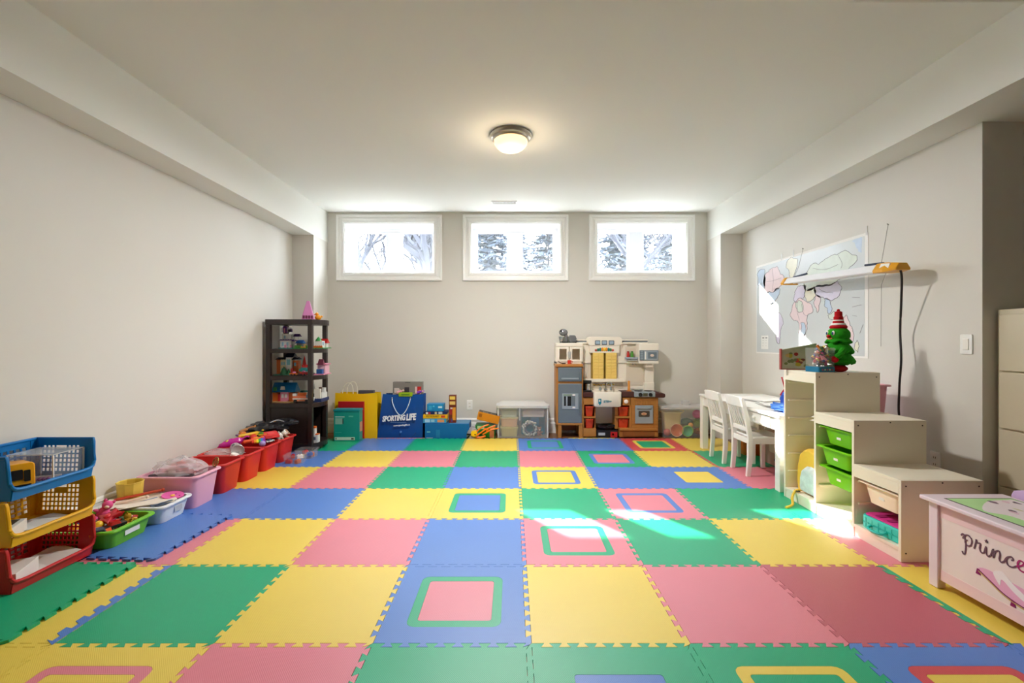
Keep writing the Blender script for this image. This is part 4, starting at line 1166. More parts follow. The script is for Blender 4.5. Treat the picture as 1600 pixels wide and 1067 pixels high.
# right-hand pile: green box, shoe, orange box, claw toy
lid_box('green_box', 'green and orange toy box under the tilted orange box', (-.325, 5.56, 0), (.24, .20, .16), (24, 120, 50), 0, extras=(
    ('picture', 'f', .72, .95, .05, .6, (226, 150, 110)), ('picture', 'f', .1, .45, .72, .95, (180, 206, 160)), ('picture', 'f', .45, .7, .1, .5, (10, 140, 40)), ('picture', 'f', .74, .98, .68, .92, (200, 160, 80))))
lid_box('orange_box', 'orange and black box tilted on top of the toy pile', (-.30, 5.555, .1975), (.27, .15, .10), (206, 132, 22), 0, ry=R(13), extras=(
    ('picture', 't', .02, .98, .05, .95, (54, 44, 36)), ('picture', 't', .2, .45, .1, .5, (220, 214, 200)), ('picture', 't', .55, .8, .2, .6, (206, 196, 186)), ('picture', 'f', .06, .2, .4, .8, (150, 90, 20))))
sn = thing('grey_slipper', 'grey slipper with dark stripe beside the toy pile', 'shoe', (-.475, 5.50, 0), R(-8))
G().loft([[(.075 * s * math.cos(a), -.02 + .12 * s * math.sin(a) * .8, z) for a in [k * math.pi / 8 for k in range(16)]] for z, s in ((0, 1), (.03, 1.05), (.08, .95), (.125, .6), (.14, .25))]).build('upper', M('grey_felt', (150, 146, 148), rough=.9), sn, local=True, smooth=True)
G().box(-.05, .06, -.125, -.10, .06, .072).build('stripe', BLACK, sn, local=True)
cw = thing('claw_toy', 'orange and yellow plastic grabber toy lying on the mat', 'toy', (-.40, 5.40, MZ))
OR, YE_ = col((238, 122, 20), .35), col((240, 196, 20), .35)
G().rbox(-.09, -.02, -.03, .03, .03, .095, .02, 'y').build('grip', YE_, cw, local=True, bevel=.005)
G().tube([(-.14, 0, .0), (-.10, 0, .04), (-.06, 0, .07)], .012, 6).build('trigger', BLACK, cw, local=True)
for a, b in (((-.03, 0, .03), (.2, .02, .155)), ((-.03, 0, .08), (.12, .02, .165)), ((.05, 0, .05), (.24, .02, .12))):
    G().tube([a, ((a[0] + b[0]) / 2, -.01, (a[2] + b[2]) / 2 + .02), b], .009, 6, smooth=3).build('arm', OR, cw, local=True, smooth=True)
for x in (.03, .09, .15):
    G().tube([(x, 0, .06 + x * .3), (x + .05, .0, .12 + x * .25)], .007, 6).build('cross_bar', OR, cw, local=True)
G().tube([(-.06, .01, .015), (.02, .01, .012), (.08, .01, .03)], .012, 6, smooth=3).build('lower_jaw', OR, cw, local=True, smooth=True)

# clear drawer unit
def clear_tower():
    x0, x1, z0, z1 = at_back(778, 856, 637, 683, 5.50)
    Y0_, Y1_ = 5.50, 5.76
    t = thing('clear_drawer_unit', 'clear plastic storage unit with white lid left of the toy kitchen', 'storage', ((x0 + x1) / 2, 5.63, 0))
    e = .004
    g = G().box(x0, x0 + e, Y0_, Y1_, 0, z1).box(x1 - e, x1, Y0_, Y1_, 0, z1).box(x0, x1, Y1_ - e, Y1_, 0, z1).box(x0, x1, Y0_, Y1_, 0, e)
    g.build('shell', CLEARP, t)
    G().box(x0, x1, Y0_, Y0_ + e, e, z1).build('front_wall', CLEARB, t)
    xm = W(812, 0, 5.5)[0]
    FR = M('frosted_white_plastic', (226, 228, 230), rough=.35, clear=.2, var=0)
    for x in (x0 - .006, x1 - .012, xm - .004):
        G().box(x, x + (.018 if x != xm - .004 else .009), Y0_ - .006, Y0_, 0 if x != xm - .004 else .21, z1).build('edge_rail', FR, t, bevel=.003)
    g = G()
    lw = .022
    g.loft([[(x, y, z1) for x, y in rrect(x0 - lw, x1 + lw, Y0_ - .03, Y1_, .05)], [(x, y, z1 + .028) for x, y in rrect(x0 - lw, x1 + lw, Y0_ - .03, Y1_, .05)],
            [(x, y, z1 + .034) for x, y in rrect(x0 - .0, x1 + .0, Y0_ - .008, Y1_ - .02, .04)], [(x, y, z1 + .06) for x, y in rrect(x0 + .03, x1 - .03, Y0_ + .05, Y1_ - .03, .04)]])
    g.build('lid', M('milky_lid', (222, 222, 222), rough=.4, clear=.35, var=0), t, smooth=True)
    return x0, x1, xm, z1
x0, x1, xm, zt_ = clear_tower()
def inner_box(label, xa, xb, za, zb, rgb, lidrgb, fill):
    t = thing('inner_box', label, 'box', ((xa + xb) / 2, 5.62, za))
    hw, h = (xb - xa) / 2, zb - za
    bin_geo(hw * 2, .17, h * .86, wall=.003, taper=.006, rim=.006, r=.02).build('tub', M('pastel_plastic_%d_%d_%d' % rgb, rgb, rough=.35, clear=.3, var=0), t, local=True, smooth=True)
    G().rbox(-hw - .004, hw + .004, -.09, .09, h * .86, h * .98, .02).build('lid', M('pastel_plastic_%d_%d_%d' % lidrgb, lidrgb, rough=.35, clear=.3, var=0), t, local=True, bevel=.003)
    for i in range(6):
        G().box(-hw * .75 + i * hw * .26, -hw * .75 + i * hw * .26 + hw * .22, -.06, .05, .005, h * (.4 + .3 * ((i * 7) % 5) / 5)).build('content', col(fill[i % len(fill)]), t, local=True)
inner_box('small yellowish lidded tub at the bottom left of the clear unit', x0 + .03, xm - .02, .005, .125, (206, 196, 140), (214, 206, 150), [(170, 160, 110), (190, 186, 150)])
inner_box('small tub of orange pieces at mid left of the clear unit', x0 + .03, xm - .02, .127, .245, (216, 176, 140), (214, 208, 160), [(206, 120, 70), (222, 150, 90), (220, 210, 190)])
inner_box('small grey-green lidded tub at top left of the clear unit', x0 + .03, xm - .02, .247, .355, (200, 206, 190), (206, 214, 200), [(120, 130, 100), (226, 216, 180), (110, 110, 90)])
inner_box('clear tub with orange card at top right of the clear unit', xm + .02, x1 - .03, .247, .355, (216, 204, 200), (222, 214, 208), [(222, 140, 60), (226, 150, 60), (120, 110, 130), (230, 225, 220)])
lid_box('teal_board', 'teal folder standing at the back of the clear storage unit', ((xm + x1) / 2, 5.70, .005), (x1 - xm - .05, .03, .225), (10, 110, 130), 0, extras=(('print', 'f', .4, .75, .5, .95, (20, 140, 190)), ('print', 'f', .1, .3, .6, .8, (30, 130, 120))))
wr = thing('silver_wreath', 'round silver tinsel wreath inside the clear storage unit', 'wreath', (xm + .125, 5.55, .006))
TI = M('silver_tinsel', (196, 200, 196), rough=.4, metal=.3)
rr = random.Random(3)
tin = G()
for k in range(44):
    a = 2 * math.pi * k / 44
    rr_ = .075 + rr.uniform(-.016, .02)
    tin.ball((rr_ * math.cos(a), rr.uniform(-.012, .012), .10 + rr_ * math.sin(a)), (.012, .010, .014), 6, 5, .3, k)
tin.build('tinsel', TI, wr, local=True)
G().tube([(.058 * math.cos(k * math.pi / 10), 0, .10 + .058 * math.sin(k * math.pi / 10)) for k in range(20)], .014, 6, closed=True).build('ring', M('dark_ring', (80, 84, 92)), wr, local=True)
plush('brown soft toy at the bottom right of the clear storage unit', (x1 - .10, 5.60, .006), .10, (150, 110, 90), R(10))

# clear tote right of the kitchen
def tote():
    x0, x1, z0, z1 = at_back(1034, 1112, 638, 683, 5.47)
    t = thing('clear_tote', 'large clear plastic tote with lid right of the toy kitchen', 'storage', ((x0 + x1) / 2, 5.61, 0))
    L, Dp = x1 - x0, .28
    bin_geo(L, Dp, z1 - .012, wall=.003, taper=.02, rim=.012, r=.03).build('tub', CLEARB, t, local=True, smooth=True)
    G().loft([[(a, b, z1 - .010) for a, b in rrect(-L / 2 - .005, L / 2 + .005, -Dp / 2 - .005, Dp / 2 + .005, .03)], [(a, b, z1 + .012) for a, b in rrect(-L / 2 - .005, L / 2 + .005, -Dp / 2 - .005, Dp / 2 + .005, .03)],
              [(a, b, z1 + .022) for a, b in rrect(-L / 2 + .03, L / 2 - .03, -Dp / 2 + .03, Dp / 2 - .03, .03)]]).build('lid', M('milky_lid2', (220, 218, 218), rough=.35, clear=.45, var=0), t, local=True, smooth=True)
    G().box(.0, .08, -.02, .05, z1 + .022, z1 + .075).build('lid_grip', M('milky_lid2'), t, local=True)
    return x0, x1
x0, x1 = tote()
def tp(px, py, Y):
    return W(px, py, Y)
inner = thing('yellow_tub', 'pale yellow open tub inside the clear tote', 'tub', (x0 + .175, 5.645, .03))
bin_geo(.25, .15, .27, wall=.003, taper=.02, rim=.012, r=.025).build('tub', M('pale_yellow_plastic', (222, 204, 150), rough=.4), inner, local=True, smooth=True)
G().tube([(.12, -.06, .265), (.135, -.07, .29), (.12, .02, .285)], .006, 6).build('handle', M('pale_yellow_plastic'), inner, local=True)
for label, px, py, r, rgb, c2 in [('large orange patterned bowl at the front of the clear tote', 1057.5, 672, .078, (206, 100, 50), (226, 190, 150)), ('mint green patterned bowl in the clear tote', 1074.5, 673.5, .066, (80, 176, 136), (140, 200, 60))]:
    X, Z = W(px, py, 5.52)
    t = thing('toy_bowl', label, 'toy', (X, 5.535, max(.008, Z - r)))
    k = G().lathe([(.001, -.03), (r * .55, -.024), (r * .9, .0), (r, .012), (r * 1.02, .016), (r * .95, .016), (r * .8, .002), (r * .4, -.014), (.001, -.018)], 20)
    k.xf(Matrix.Translation((0, 0, r)) @ Matrix.Rotation(R(90), 4, 'X')).build('bowl', M('bowl_%d' % rgb[0], rgb, rough=.4, var=.2, vs=40), t, local=True, smooth=True)
    G().tube([(r * math.cos(a * math.pi / 12), -.016, r + r * math.sin(a * math.pi / 12)) for a in range(24)], .005, 5, closed=True).build('edge', col(c2), t, local=True, smooth=True)
for label, px, py, r, rgb in [('small pink ball at the left of the clear tote', 1042.5, 676, .045, (214, 110, 96)), ('lime green ball at the right of the clear tote', 1099, 670, .038, (170, 200, 30)),
                              ('magenta ball near the lid of the clear tote', 1089, 647, .055, (190, 60, 140)), ('orange ball at the bottom right of the clear tote', 1104, 678, .034, (220, 130, 50)),
                              ('small orange ring ball in the middle of the clear tote', 1079, 664, .03, (224, 160, 80))]:
    X, Z = W(px, py, 5.57)
    toy_ball(label, (min(X, x1 - .07), 5.57, max(r + .008, Z)), r, rgb)
for label, px0_, px1_, py0_, py1_, rgb in [('dark teal cloth folded in the clear tote', 1064, 1082, 653, 664, (72, 110, 106)), ('olive green cloth in the clear tote', 1082, 1104, 652, 668, (120, 150, 70)), ('rust red cloth at the bottom of the clear tote', 1083, 1108, 668, 682, (150, 80, 40))]:
    a, zb_ = W(px0_, py1_, 5.64); b, zt2 = W(px1_, py0_, 5.64)
    t = thing('folded_cloth', label, 'cloth', ((a + b) / 2, 5.645, max(.006, zb_)))
    h = zt2 - max(.006, zb_)
    cm = M('cloth_%d_%d_%d' % rgb, rgb, rough=.9, bump=.4, bs=60)
    G().ball((0, 0, h / 2), ((b - a) / 2, .055, h / 2), 16, 10, .2, px0_, 3).build('fold', cm, t, local=True, smooth=True)
    G().ball((0, -.03, h * .7), ((b - a) / 2.4, .035, h / 4), 14, 8, .2, px1_, 3).build('fold', cm, t, local=True, smooth=True)

# ---------------------------------------------------------------- toy kitchen
def K(cx, cy, Y):
    return W(770 + cx / 4.706, 500 + cy / 4.706, Y)
KY = 5.46                      # front plane of the lower cabinets
kt = thing('toy_kitchen', 'large plastic toy kitchen with grey fridge, white sink and yellow shutters', 'toy kitchen', (W(955, 0, 5.55)[0], 5.6, 0))
TAN = M('tan_plastic', (176, 118, 56), rough=.45, var=.06, vs=6)
TAN2 = M('dark_tan_plastic', (142, 88, 42), rough=.5, var=.06)
KW = M('kitchen_white_plastic', (234, 226, 212), rough=.4, var=.02)
KB = M('kitchen_beige_plastic', (214, 202, 184), rough=.5, var=.02)
GD = M('kitchen_grey_plastic', (106, 118, 128), rough=.38, var=.04)
GL = M('kitchen_light_grey', (150, 160, 168), rough=.35, var=.04)
BR_ = M('kitchen_brown_top', (74, 40, 36), rough=.4, var=.15, vs=40)
def kb(c0, c1, r0, r1, ya, yb, mat, name, parent=kt, bevel=.004, rad=None, zmin=0.0, yref=None):
    """box from crop columns/rows, measured at the depth of its front face"""
    yr = yref or ya
    a, zt = K(c0, r0, yr); b, zb = K(c1, r1, yr)
    zb = max(zb, zmin)
    g = G()
    if rad:
        g.rbox(a, b, ya, yb, zb, zt, rad, 'y')
    else:
        g.box(a, b, ya, yb, zb, zt)
    return g.build(name, mat, parent, bevel=bevel)
# fridge
kb(466, 664, 345, 772, KY + .02, 5.74, TAN, 'fridge_body', bevel=.008)
kb(463, 666, 324, 346, KY - .005, 5.74, TAN, 'fridge_top', bevel=.01)
fz = kb(481, 656, 348, 452, KY, KY + .03, GD, 'freezer_door', bevel=.008)
kb(640, 650, 352, 446, KY - .02, KY, GD, 'door_handle', fz, bevel=.005)
kb(505, 632, 426, 438, KY - .012, KY, GL, 'grip_ledge', fz, bevel=.003)
fd = kb(481, 656, 468, 760, KY, KY + .03, GD, 'fridge_door', bevel=.01)
kb(632, 641, 562, 692, KY - .02, KY, GD, 'door_handle', fd, bevel=.005)
kb(510, 630, 540, 656, KY - .006, KY, GL, 'dispenser_panel', fd, bevel=.004)
kb(524, 606, 560, 632, KY - .008, KY - .004, BLACK, 'dispenser_recess', fd)
kb(538, 550, 562, 632, KY - .016, KY - .006, GL, 'dispenser_spout', fd, bevel=.003)
kb(576, 606, 562, 632, KY - .010, KY - .006, GD, 'dispenser_side', fd)
kb(586, 606, 546, 556, KY - .008, KY - .005, WHITE, 'display', fd)
kb(520, 580, 548, 554, KY - .008, KY - .005, col((110, 140, 90)), 'display', fd)
kb(586, 606, 638, 648, KY - .008, KY - .005, WHITE, 'display', fd)
kb(476, 662, 760, 774, KY - .004, 5.74, TAN, 'fridge_base', bevel=.004)
for a, b in ((480, 506), (634, 662)):
    kb(a, b, 772, 868, KY, KY + .05, TAN, 'leg', bevel=.004)
    kb(a, b, 772, 868, 5.69, 5.74, TAN, 'leg', bevel=.004, yref=KY)
kb(506, 634, 776, 840, 5.70, 5.72, TAN2, 'fridge_back_panel', yref=KY)
# left cubby
kb(664, 752, 570, 622, KY + .03, 5.74, TAN, 'cubby_top_panel')
kb(664, 745, 533, 568, KY + .01, 5.74, BR_, 'countertop', bevel=.008)
kb(664, 672, 600, 858, KY + .03, 5.74, TAN, 'cubby_side')
kb(747, 757, 640, 858, KY + .09, 5.74, TAN, 'cubby_side')
kb(664, 757, 712, 722, KY + .02, 5.74, TAN, 'cubby_shelf', bevel=.004)
kb(664, 760, 798, 858, KY + .02, 5.74, TAN, 'cubby_base', bevel=.004)
kb(668, 752, 600, 800, 5.72, 5.74, TAN2, 'cubby_back', yref=KY)
# sink
a, zt = K(745, 530, KY - .05); b, zb = K(950, 640, KY - .05)
cx_ = (a + b) / 2; cy_ = (KY - .05 + 5.68) / 2; hw = (b - a) / 2; hd = (5.68 - KY + .05) / 2
def sring(dx, z, r=.03):
    return [(x, y, z) for x, y in rrect(cx_ - hw + dx, cx_ + hw - dx, cy_ - hd + dx, cy_ + hd - dx, r)]
sk = G().loft([sring(.012, zb), sring(.004, zb + .01), sring(.0, zt - .01), sring(.004, zt), sring(.025, zt), sring(.03, zt - .012), sring(.05, zt - .07)]).build('sink_basin', KW, kt, smooth=True)
mkp = col((24, 130, 150))
X, Z = K(787, 598, KY - .05)
G().rbox(X - .018, X + .018, KY - .0525, KY - .049, Z - .028, Z + .032, .006, 'y').build('printed_mark', mkp, sk)
G().box(X - .010, X + .006, KY - .0535, KY - .052, Z - .004, Z + .018).build('printed_letter', KW, sk)
G().prism([(X - .012, Z - .028), (X + .012, Z - .028), (X, Z - .05)], KY - .0525, KY - .049, 'y').build('printed_mark', mkp, sk)
X, Z = K(838, 600, KY - .05)
text('SITE', .034, (X - .01, KY - .051, Z), FACE_CAM, mkp, sk, shear=.2, bold=.0012)
G().box(X + .025, X + .058, KY - .0525, KY - .049, Z + .006, Z + .010).box(X + .025, X + .055, KY - .0525, KY - .049, Z - .004, Z + .000).build('printed_line', mkp, sk)
X, Z = K(850, 520, 5.62)
fa = G().tube([(X - .03, 5.64, zt), (X - .03, 5.64, zt + .05), (X - .01, 5.63, zt + .095), (X + .02, 5.60, zt + .10), (X + .03, 5.58, zt + .07), (X + .03, 5.575, zt + .05)], .010, 8, smooth=4).build('faucet', CHROME, kt, smooth=True)
G().lathe([(.022, zt - .002), (.018, zt + .02), (.001, zt + .022)], 12, (X - .03, 5.64)).build('faucet_base', CHROME, fa, smooth=True)
for dx in (-.1, .035):
    G().lathe([(.014, zt - .002), (.012, zt + .03), (.016, zt + .034), (.001, zt + .045)], 10, (X + dx, 5.645)).build('tap', GL, kt, smooth=True)
kb(757, 915, 640, 782, 5.66, 5.68, KB, 'sink_back_panel', yref=KY)
# right cabinet
kb(948, 1225, 528, 568, KY, 5.74, BR_, 'countertop', bevel=.010)
G().rbox(K(1185, 0, KY)[0], K(1266, 0, KY)[0], KY - .02, 5.66, K(0, 570, KY)[1], K(0, 538, KY)[1], .02, 'y').build('counter_end', BR_, kt, bevel=.006)
kb(955, 1016, 572, 628, KY + .01, 5.74, TAN, 'cubby_top_panel')
X, Z = K(981, 600, KY)
G().lathe([(.026, 0), (.024, .016), (.016, .022), (.001, .022)], 16).xf(Matrix.Translation((X, KY + .012, Z)) @ Matrix.Rotation(math.pi / 2, 4, 'X')).build('white_knob', WHITE, kt, smooth=True)
kb(897, 922, 640, 800, KY + .06, 5.74, TAN, 'cubby_side')
kb(1006, 1020, 572, 800, KY + .01, 5.74, TAN, 'cubby_side')
kb(905, 1012, 710, 722, KY + .01, 5.74, TAN, 'cubby_shelf', bevel=.004)
kb(905, 1016, 628, 800, 5.72, 5.74, TAN2, 'cubby_back', yref=KY)
kb(932, 1217, 796, 815, KY - .006, 5.74, TAN, 'base_ledge', bevel=.006)
kb(932, 1217, 815, 860, KY + .012, 5.74, TAN, 'base_plinth', bevel=.004)
kb(955, 1190, 822, 856, KY + .006, KY + .012, TAN2, 'plinth_recess')
kb(1020, 1217, 568, 796, KY + .012, 5.74, TAN, 'oven_cabinet', bevel=.004)
kb(1036, 1196, 578, 592, KY + .004, KY + .012, TAN, 'hood_moulding', bevel=.003)
bk = None
for side, (ca, cb) in (('l', (1021, 1046)), ('r', (1184, 1216))):
    for r_ in range(7):
        kb(ca, cb, 628 + r_ * 24, 649 + r_ * 24, KY + .007, KY + .0125, TAN, 'brick', bevel=.002)
for k in range(7):                     # arch of wedge bricks over the oven
    kb(1049 + k * 18.5, 1065 + k * 18.5, 596, 622, KY + .007, KY + .0125, TAN, 'brick', bevel=.002)
od = kb(1048, 1180, 628, 762, KY - .006, KY + .012, GL, 'oven_door', bevel=.006)
kb(1062, 1166, 640, 654, KY - .020, KY - .006, GL, 'oven_handle', od, bevel=.005)
kb(1072, 1154, 668, 712, KY - .009, KY - .005, col((70, 62, 58)), 'oven_window', od, rad=.012)
X, Z = K(1112, 690, KY - .009)
G().ball((X, KY - .008, Z), (.036, .003, .018), 16, 8).build('pizza_print', col((216, 180, 140)), od, smooth=True)
G().ball((X, KY - .0105, Z), (.022, .003, .010), 12, 6).build('pizza_print', col((190, 130, 100)), od, smooth=True)
# stove
stv = kb(1042, 1196, 528, 566, KY - .025, 5.70, GL, 'stove', bevel=.006)
for c in (1086, 1160):
    X, Z = K(c, 549, KY - .025)
    G().lathe([(.024, 0), (.021, .016), (.001, .017)], 14).xf(Matrix.Translation((X, KY - .025, Z)) @ Matrix.Rotation(math.pi / 2, 4, 'X')).build('knob', BLACK, stv, smooth=True)
    zt2 = K(0, 528, KY - .025)[1]
    G().lathe([(.05, 0), (.05, .006), (.042, .008), (.001, .008)], 18, (X, KY + .07)).xf(Matrix.Translation((0, 0, zt2))).build('burner', BLACK, stv, smooth=True)
kb(1106, 1140, 538, 560, KY - .028, KY - .024, col((70, 72, 50)), 'display', stv)
# upper back panels
UY = 5.66
kb(664, 1182, 300, 535, UY, 5.75, KW, 'back_panel')
kb(655, 990, 172, 305, UY, 5.75, KW, 'upper_back_panel')
kb(940, 1190, 172, 330, UY + .02, 5.75, KW, 'upper_back_panel', yref=UY)
for k in range(4):
    kb(672 + k * 13, 680 + k * 13, 322, 434, UY - .005, UY, KB, 'panel_groove')
kb(982, 1112, 322, 480, UY - .006, UY, KB, 'panel_inset')
kb(985, 1112, 486, 508, UY - .008, UY, KW, 'panel_ledge', bevel=.003)
kb(660, 718, 303, 318, UY - .02, UY, KW, 'panel_ledge', bevel=.003)
kb(925, 985, 303, 316, UY - .02, UY, KW, 'panel_ledge', bevel=.003)
kb(664, 976, 433, 456, UY - .07, UY, KW, 'shelf_ledge', bevel=.006)
kb(718, 730, 452, 535, UY - .03, UY, KW, 'shelf_bracket')
mi = kb(735, 960, 460, 500, UY - .006, UY, KB, 'mirror_frame')
kb(742, 895, 462, 484, UY - .009, UY - .005, M('mirror', (190, 190, 180), metal=.9, rough=.15), 'mirror', mi)
for k in range(9):
    kb(738 + k * 17.5, 753 + k * 17.5, 470 + (k % 2) * 5, 478 + (k % 2) * 5, UY - .013, UY - .008, col((214, 170, 60)), 'valance_scallop', mi)
# cupboard upper left
cu = kb(462, 664, 168, 196, UY - .12, 5.75, KW, 'cupboard_top', bevel=.010)
kb(462, 474, 190, 322, UY - .11, 5.75, KW, 'cupboard_side', bevel=.004)
kb(650, 662, 190, 322, UY - .11, 5.75, KW, 'cupboard_side', bevel=.004)
kb(474, 650, 190, 322, 5.72, 5.75, KB, 'cupboard_back', yref=UY)
kb(462, 662, 305, 325, UY - .11, 5.75, KW, 'cupboard_floor', bevel=.004)
def door_frame(c0, c1, r0, r1, i0, i1, j0, j1, ya, yb, mat, name):
    a, z1_ = K(c0, r0, ya); b, z0_ = K(c1, r1, ya); c, w1 = K(i0, j0, ya); d, w0 = K(i1, j1, ya)
    g = G().box(a, c, ya, yb, z0_, z1_).box(d, b, ya, yb, z0_, z1_).box(c, d, ya, yb, z0_, w0).box(c, d, ya, yb, w1, z1_)
    return g.build(name, mat, kt)
dl = door_frame(474, 560, 196, 306, 490, 543, 212, 290, UY - .118, UY - .105, KW, 'cupboard_door')
dr = door_frame(566, 654, 196, 306, 584, 640, 212, 290, UY - .118, UY - .105, KW, 'cupboard_door')
kb(552, 576, 232, 282, UY - .128, UY - .118, M('handle_glass', (196, 196, 190), rough=.2, clear=.3, var=0), 'door_handle', dr, bevel=.003)
# window hood
hd_ = kb(694, 952, 122, 188, UY - .06, 5.75, KW, 'window_hood', rad=.05, bevel=.006)
kb(712, 930, 165, 242, UY - .05, 5.75, KW, 'window_hood_lower', bevel=.006)
for c0 in (752, 801, 853):
    kb(c0, c0 + 40, 150, 182, UY - .066, UY - .055, col((70, 80, 92)), 'hood_window_frame', hd_, rad=.006)
    kb(c0 + 4, c0 + 36, 154, 178, UY - .069, UY - .06, col((156, 176, 192), .25), 'hood_window', hd_)
for k, c_ in enumerate([(176, 60, 40), (30, 110, 90), (60, 120, 110), (226, 140, 40), (240, 200, 60), (226, 140, 40), (30, 110, 100), (60, 110, 60), (190, 70, 50)]):
    c0 = 752 + k * 15.3
    h_ = [14, 20, 24, 26, 27, 26, 24, 20, 14][k]
    X, Z = K(c0 + 8, 229 - h_ / 2, UY - .055)
    G().ball((X, UY - .051, Z), (.0175, .006, h_ * .0008 + .004), 8, 6).build('fruit_print', col(c_), hd_, smooth=True)
YW = M('yellow_shutter_plastic', (232, 200, 112), rough=.4, var=.03)
kb(722, 912, 240, 436, UY - .012, UY, M('olive_recess', (150, 124, 50)), 'window_recess')
for c0, c1 in ((736, 816), (832, 911)):
    sh_ = kb(c0, c1, 240, 434, UY - .05, UY - .034, YW, 'shutter', bevel=.004)
    for k in range(8):
        for q in range(2):
            w_ = (c1 - c0) / 2
            kb(c0 + 5 + q * (w_ - 3), c0 + w_ + q * (w_ - 3) - 2, 250 + k * 22.5, 269 + k * 22.5, UY - .055, UY - .049, YW, 'slat', sh_, bevel=.002)
# top rails
for a, b in ((604, 700), (944, 1140)):
    kb(a, b, 141, 152, UY - .02, 5.75, KW, 'top_rail', bevel=.003)
    kb(a + 3, b - 2, 152, 164, UY - .01, 5.74, GD, 'rail_bar', bevel=.002)
    kb(a, b, 163, 175, UY - .02, 5.75, KW, 'top_rail', bevel=.003)
# niche, tray and microwave
kb(975, 1076, 198, 286, UY - .004, UY, KB, 'spice_niche')
tr_ = kb(982, 1072, 274, 288, UY - .09, UY, GL, 'tray_rim', rad=.006, bevel=.003)
kb(990, 1066, 288, 306, UY - .085, UY, CHROME, 'tray', bevel=.006)
kb(985, 1075, 306, 318, UY - .07, UY, KW, 'tray_shelf', bevel=.004)
for c in (1028, 1050):
    X, Z = K(c, 326, UY - .04)
    G().tube([(X, UY - .04, Z + .012), (X, UY - .04, Z), (X + .006, UY - .04, Z - .006), (X + .012, UY - .04, Z)], .003, 5).build('hook', GL, kt)
mw = kb(1076, 1222, 172, 322, UY - .13, 5.75, KW, 'microwave', bevel=.012)
kb(1080, 1219, 222, 298, UY - .138, UY - .128, GD, 'microwave_door', mw, bevel=.003)
kb(1112, 1216, 228, 294, UY - .144, UY - .136, GL, 'microwave_panel', mw, bevel=.003)
kb(1142, 1206, 236, 284, UY - .147, UY - .143, GD, 'microwave_window', mw)
X, Z = K(1172, 260, UY - .147)
G().ball((X, UY - .146, Z), (.026, .003, .018), 14, 8).build('pizza_print', col((216, 196, 180)), mw, smooth=True)
kb(1120, 1128, 232, 290, UY - .152, UY - .143, WHITE, 'microwave_handle', mw, bevel=.002)
for k in range(5):
    kb(1086, 1106, 228 + k * 13, 237 + k * 13, UY - .141, UY - .137, GL, 'microwave_button', mw)
kb(1122, 1178, 322, 350, UY - .09, 5.75, KW, 'corbel', bevel=.012)
kb(1118, 1184, 352, 462, UY - .03, 5.75, KW, 'side_column', bevel=.006)
kb(1114, 1188, 460, 535, UY - .05, 5.75, KW, 'side_column', bevel=.006)
# things on and in the kitchen
OB = (204, 62, 28)
def kbin(label, c0, c1, r0, r1):
    a, zt = K(c0, r0, KY + .02); b, zb = K(c1, r1, KY + .02)
    t = thing('toy_bin', label, 'bin', ((a + b) / 2, KY + .13, zb))
    bin_geo(b - a, .2, zt - zb, wall=.003, taper=.008, rim=.006, r=.012).build('tub', col(OB, .4), t, local=True, smooth=True)
    G().rbox(-.022, .022, -.108, -.094, (zt - zb) * .68, (zt - zb) * .9, .004).build('grip', col((180, 50, 20)), t, local=True)
    return (a + b) / 2, zb, zt
kbin('orange bin with magenta toy at upper left under the toy counter', 681, 745, 636, 709)
X, zb, zt = kbin('orange bin at lower left under the toy counter', 681, 745, 728, 796)
for i in range(3):
    toy_stick('white toy spoon number %s in the lower left orange bin' % ['one nearest the fridge', 'two in the middle', 'three nearest the sink'][i] if False else ['white toy spoon nearest the fridge in the lower left orange bin', 'white toy spoon in the middle of the lower left orange bin', 'white toy spoon nearest the sink in the lower left orange bin'][i],
              (X - .035 + i * .03, KY + .10, zb + .03), (X - .05 + i * .035, KY + .06, zt + .012), .005, (235, 232, 226), name='toy_spoon')
X, Z = K(713, 640, KY + .1)
mt = thing('magenta_toy', 'flat magenta toy lying in the upper left orange bin', 'toy', (X, KY + .12, Z - .01))
G().rbox(-.042, .042, -.06, .06, 0, .018, .02).build('lid', col((200, 40, 120)), mt, local=True, bevel=.004)
G().lathe([(.016, .018), (.014, .026), (.001, .028)], 10).build('knob', col((220, 90, 150)), mt, local=True)
kbin('orange bin at upper right beside the toy oven', 926, 1004, 640, 707)
kbin('orange bin at lower right beside the toy oven', 926, 1004, 728, 796)
# appliances on top of the cupboard
zc = K(0, 168, UY - .12)[1]
X, _ = K(522, 0, 5.62)
mx_ = thing('toy_mixer', 'grey toy stand mixer on top of the toy kitchen', 'toy', (X, 5.62, zc))
SV = M('silver_plastic', (140, 142, 146), rough=.25, metal=.5)
G().rbox(-.05, .055, -.04, .04, 0, .016, .02).build('base', BLACK, mx_, local=True, bevel=.004)
G().tube([(.03, 0, .01), (.035, 0, .07), (.02, 0, .12)], .02, 8).build('stand', SV, mx_, local=True, smooth=True)
G().ball((-.005, 0, .13), (.055, .042, .045), 16, 10).build('motor_head', SV, mx_, local=True, smooth=True)
G().lathe([(.001, .016), (.026, .018), (.040, .075), (.042, .08), (.036, .078), (.001, .03)], 16, (-.028, 0)).build('bowl', CHROME, mx_, local=True, smooth=True)
G().ball((-.035, -.03, .15), (.016, .012, .014), 8, 6).build('dial', BLACK, mx_, local=True, smooth=True)
X, _ = K(582, 0, 5.62)
to = thing('toy_toaster', 'grey toy toaster beside the toy mixer', 'toy', (X, 5.62, zc))
G().rbox(-.046, .046, -.045, .045, .008, .095, .025, 'y').build('case', SV, to, local=True, bevel=.006, smooth=True)
G().box(-.05, .05, -.05, .05, 0, .012).build('foot', BLACK, to, local=True, bevel=.003)
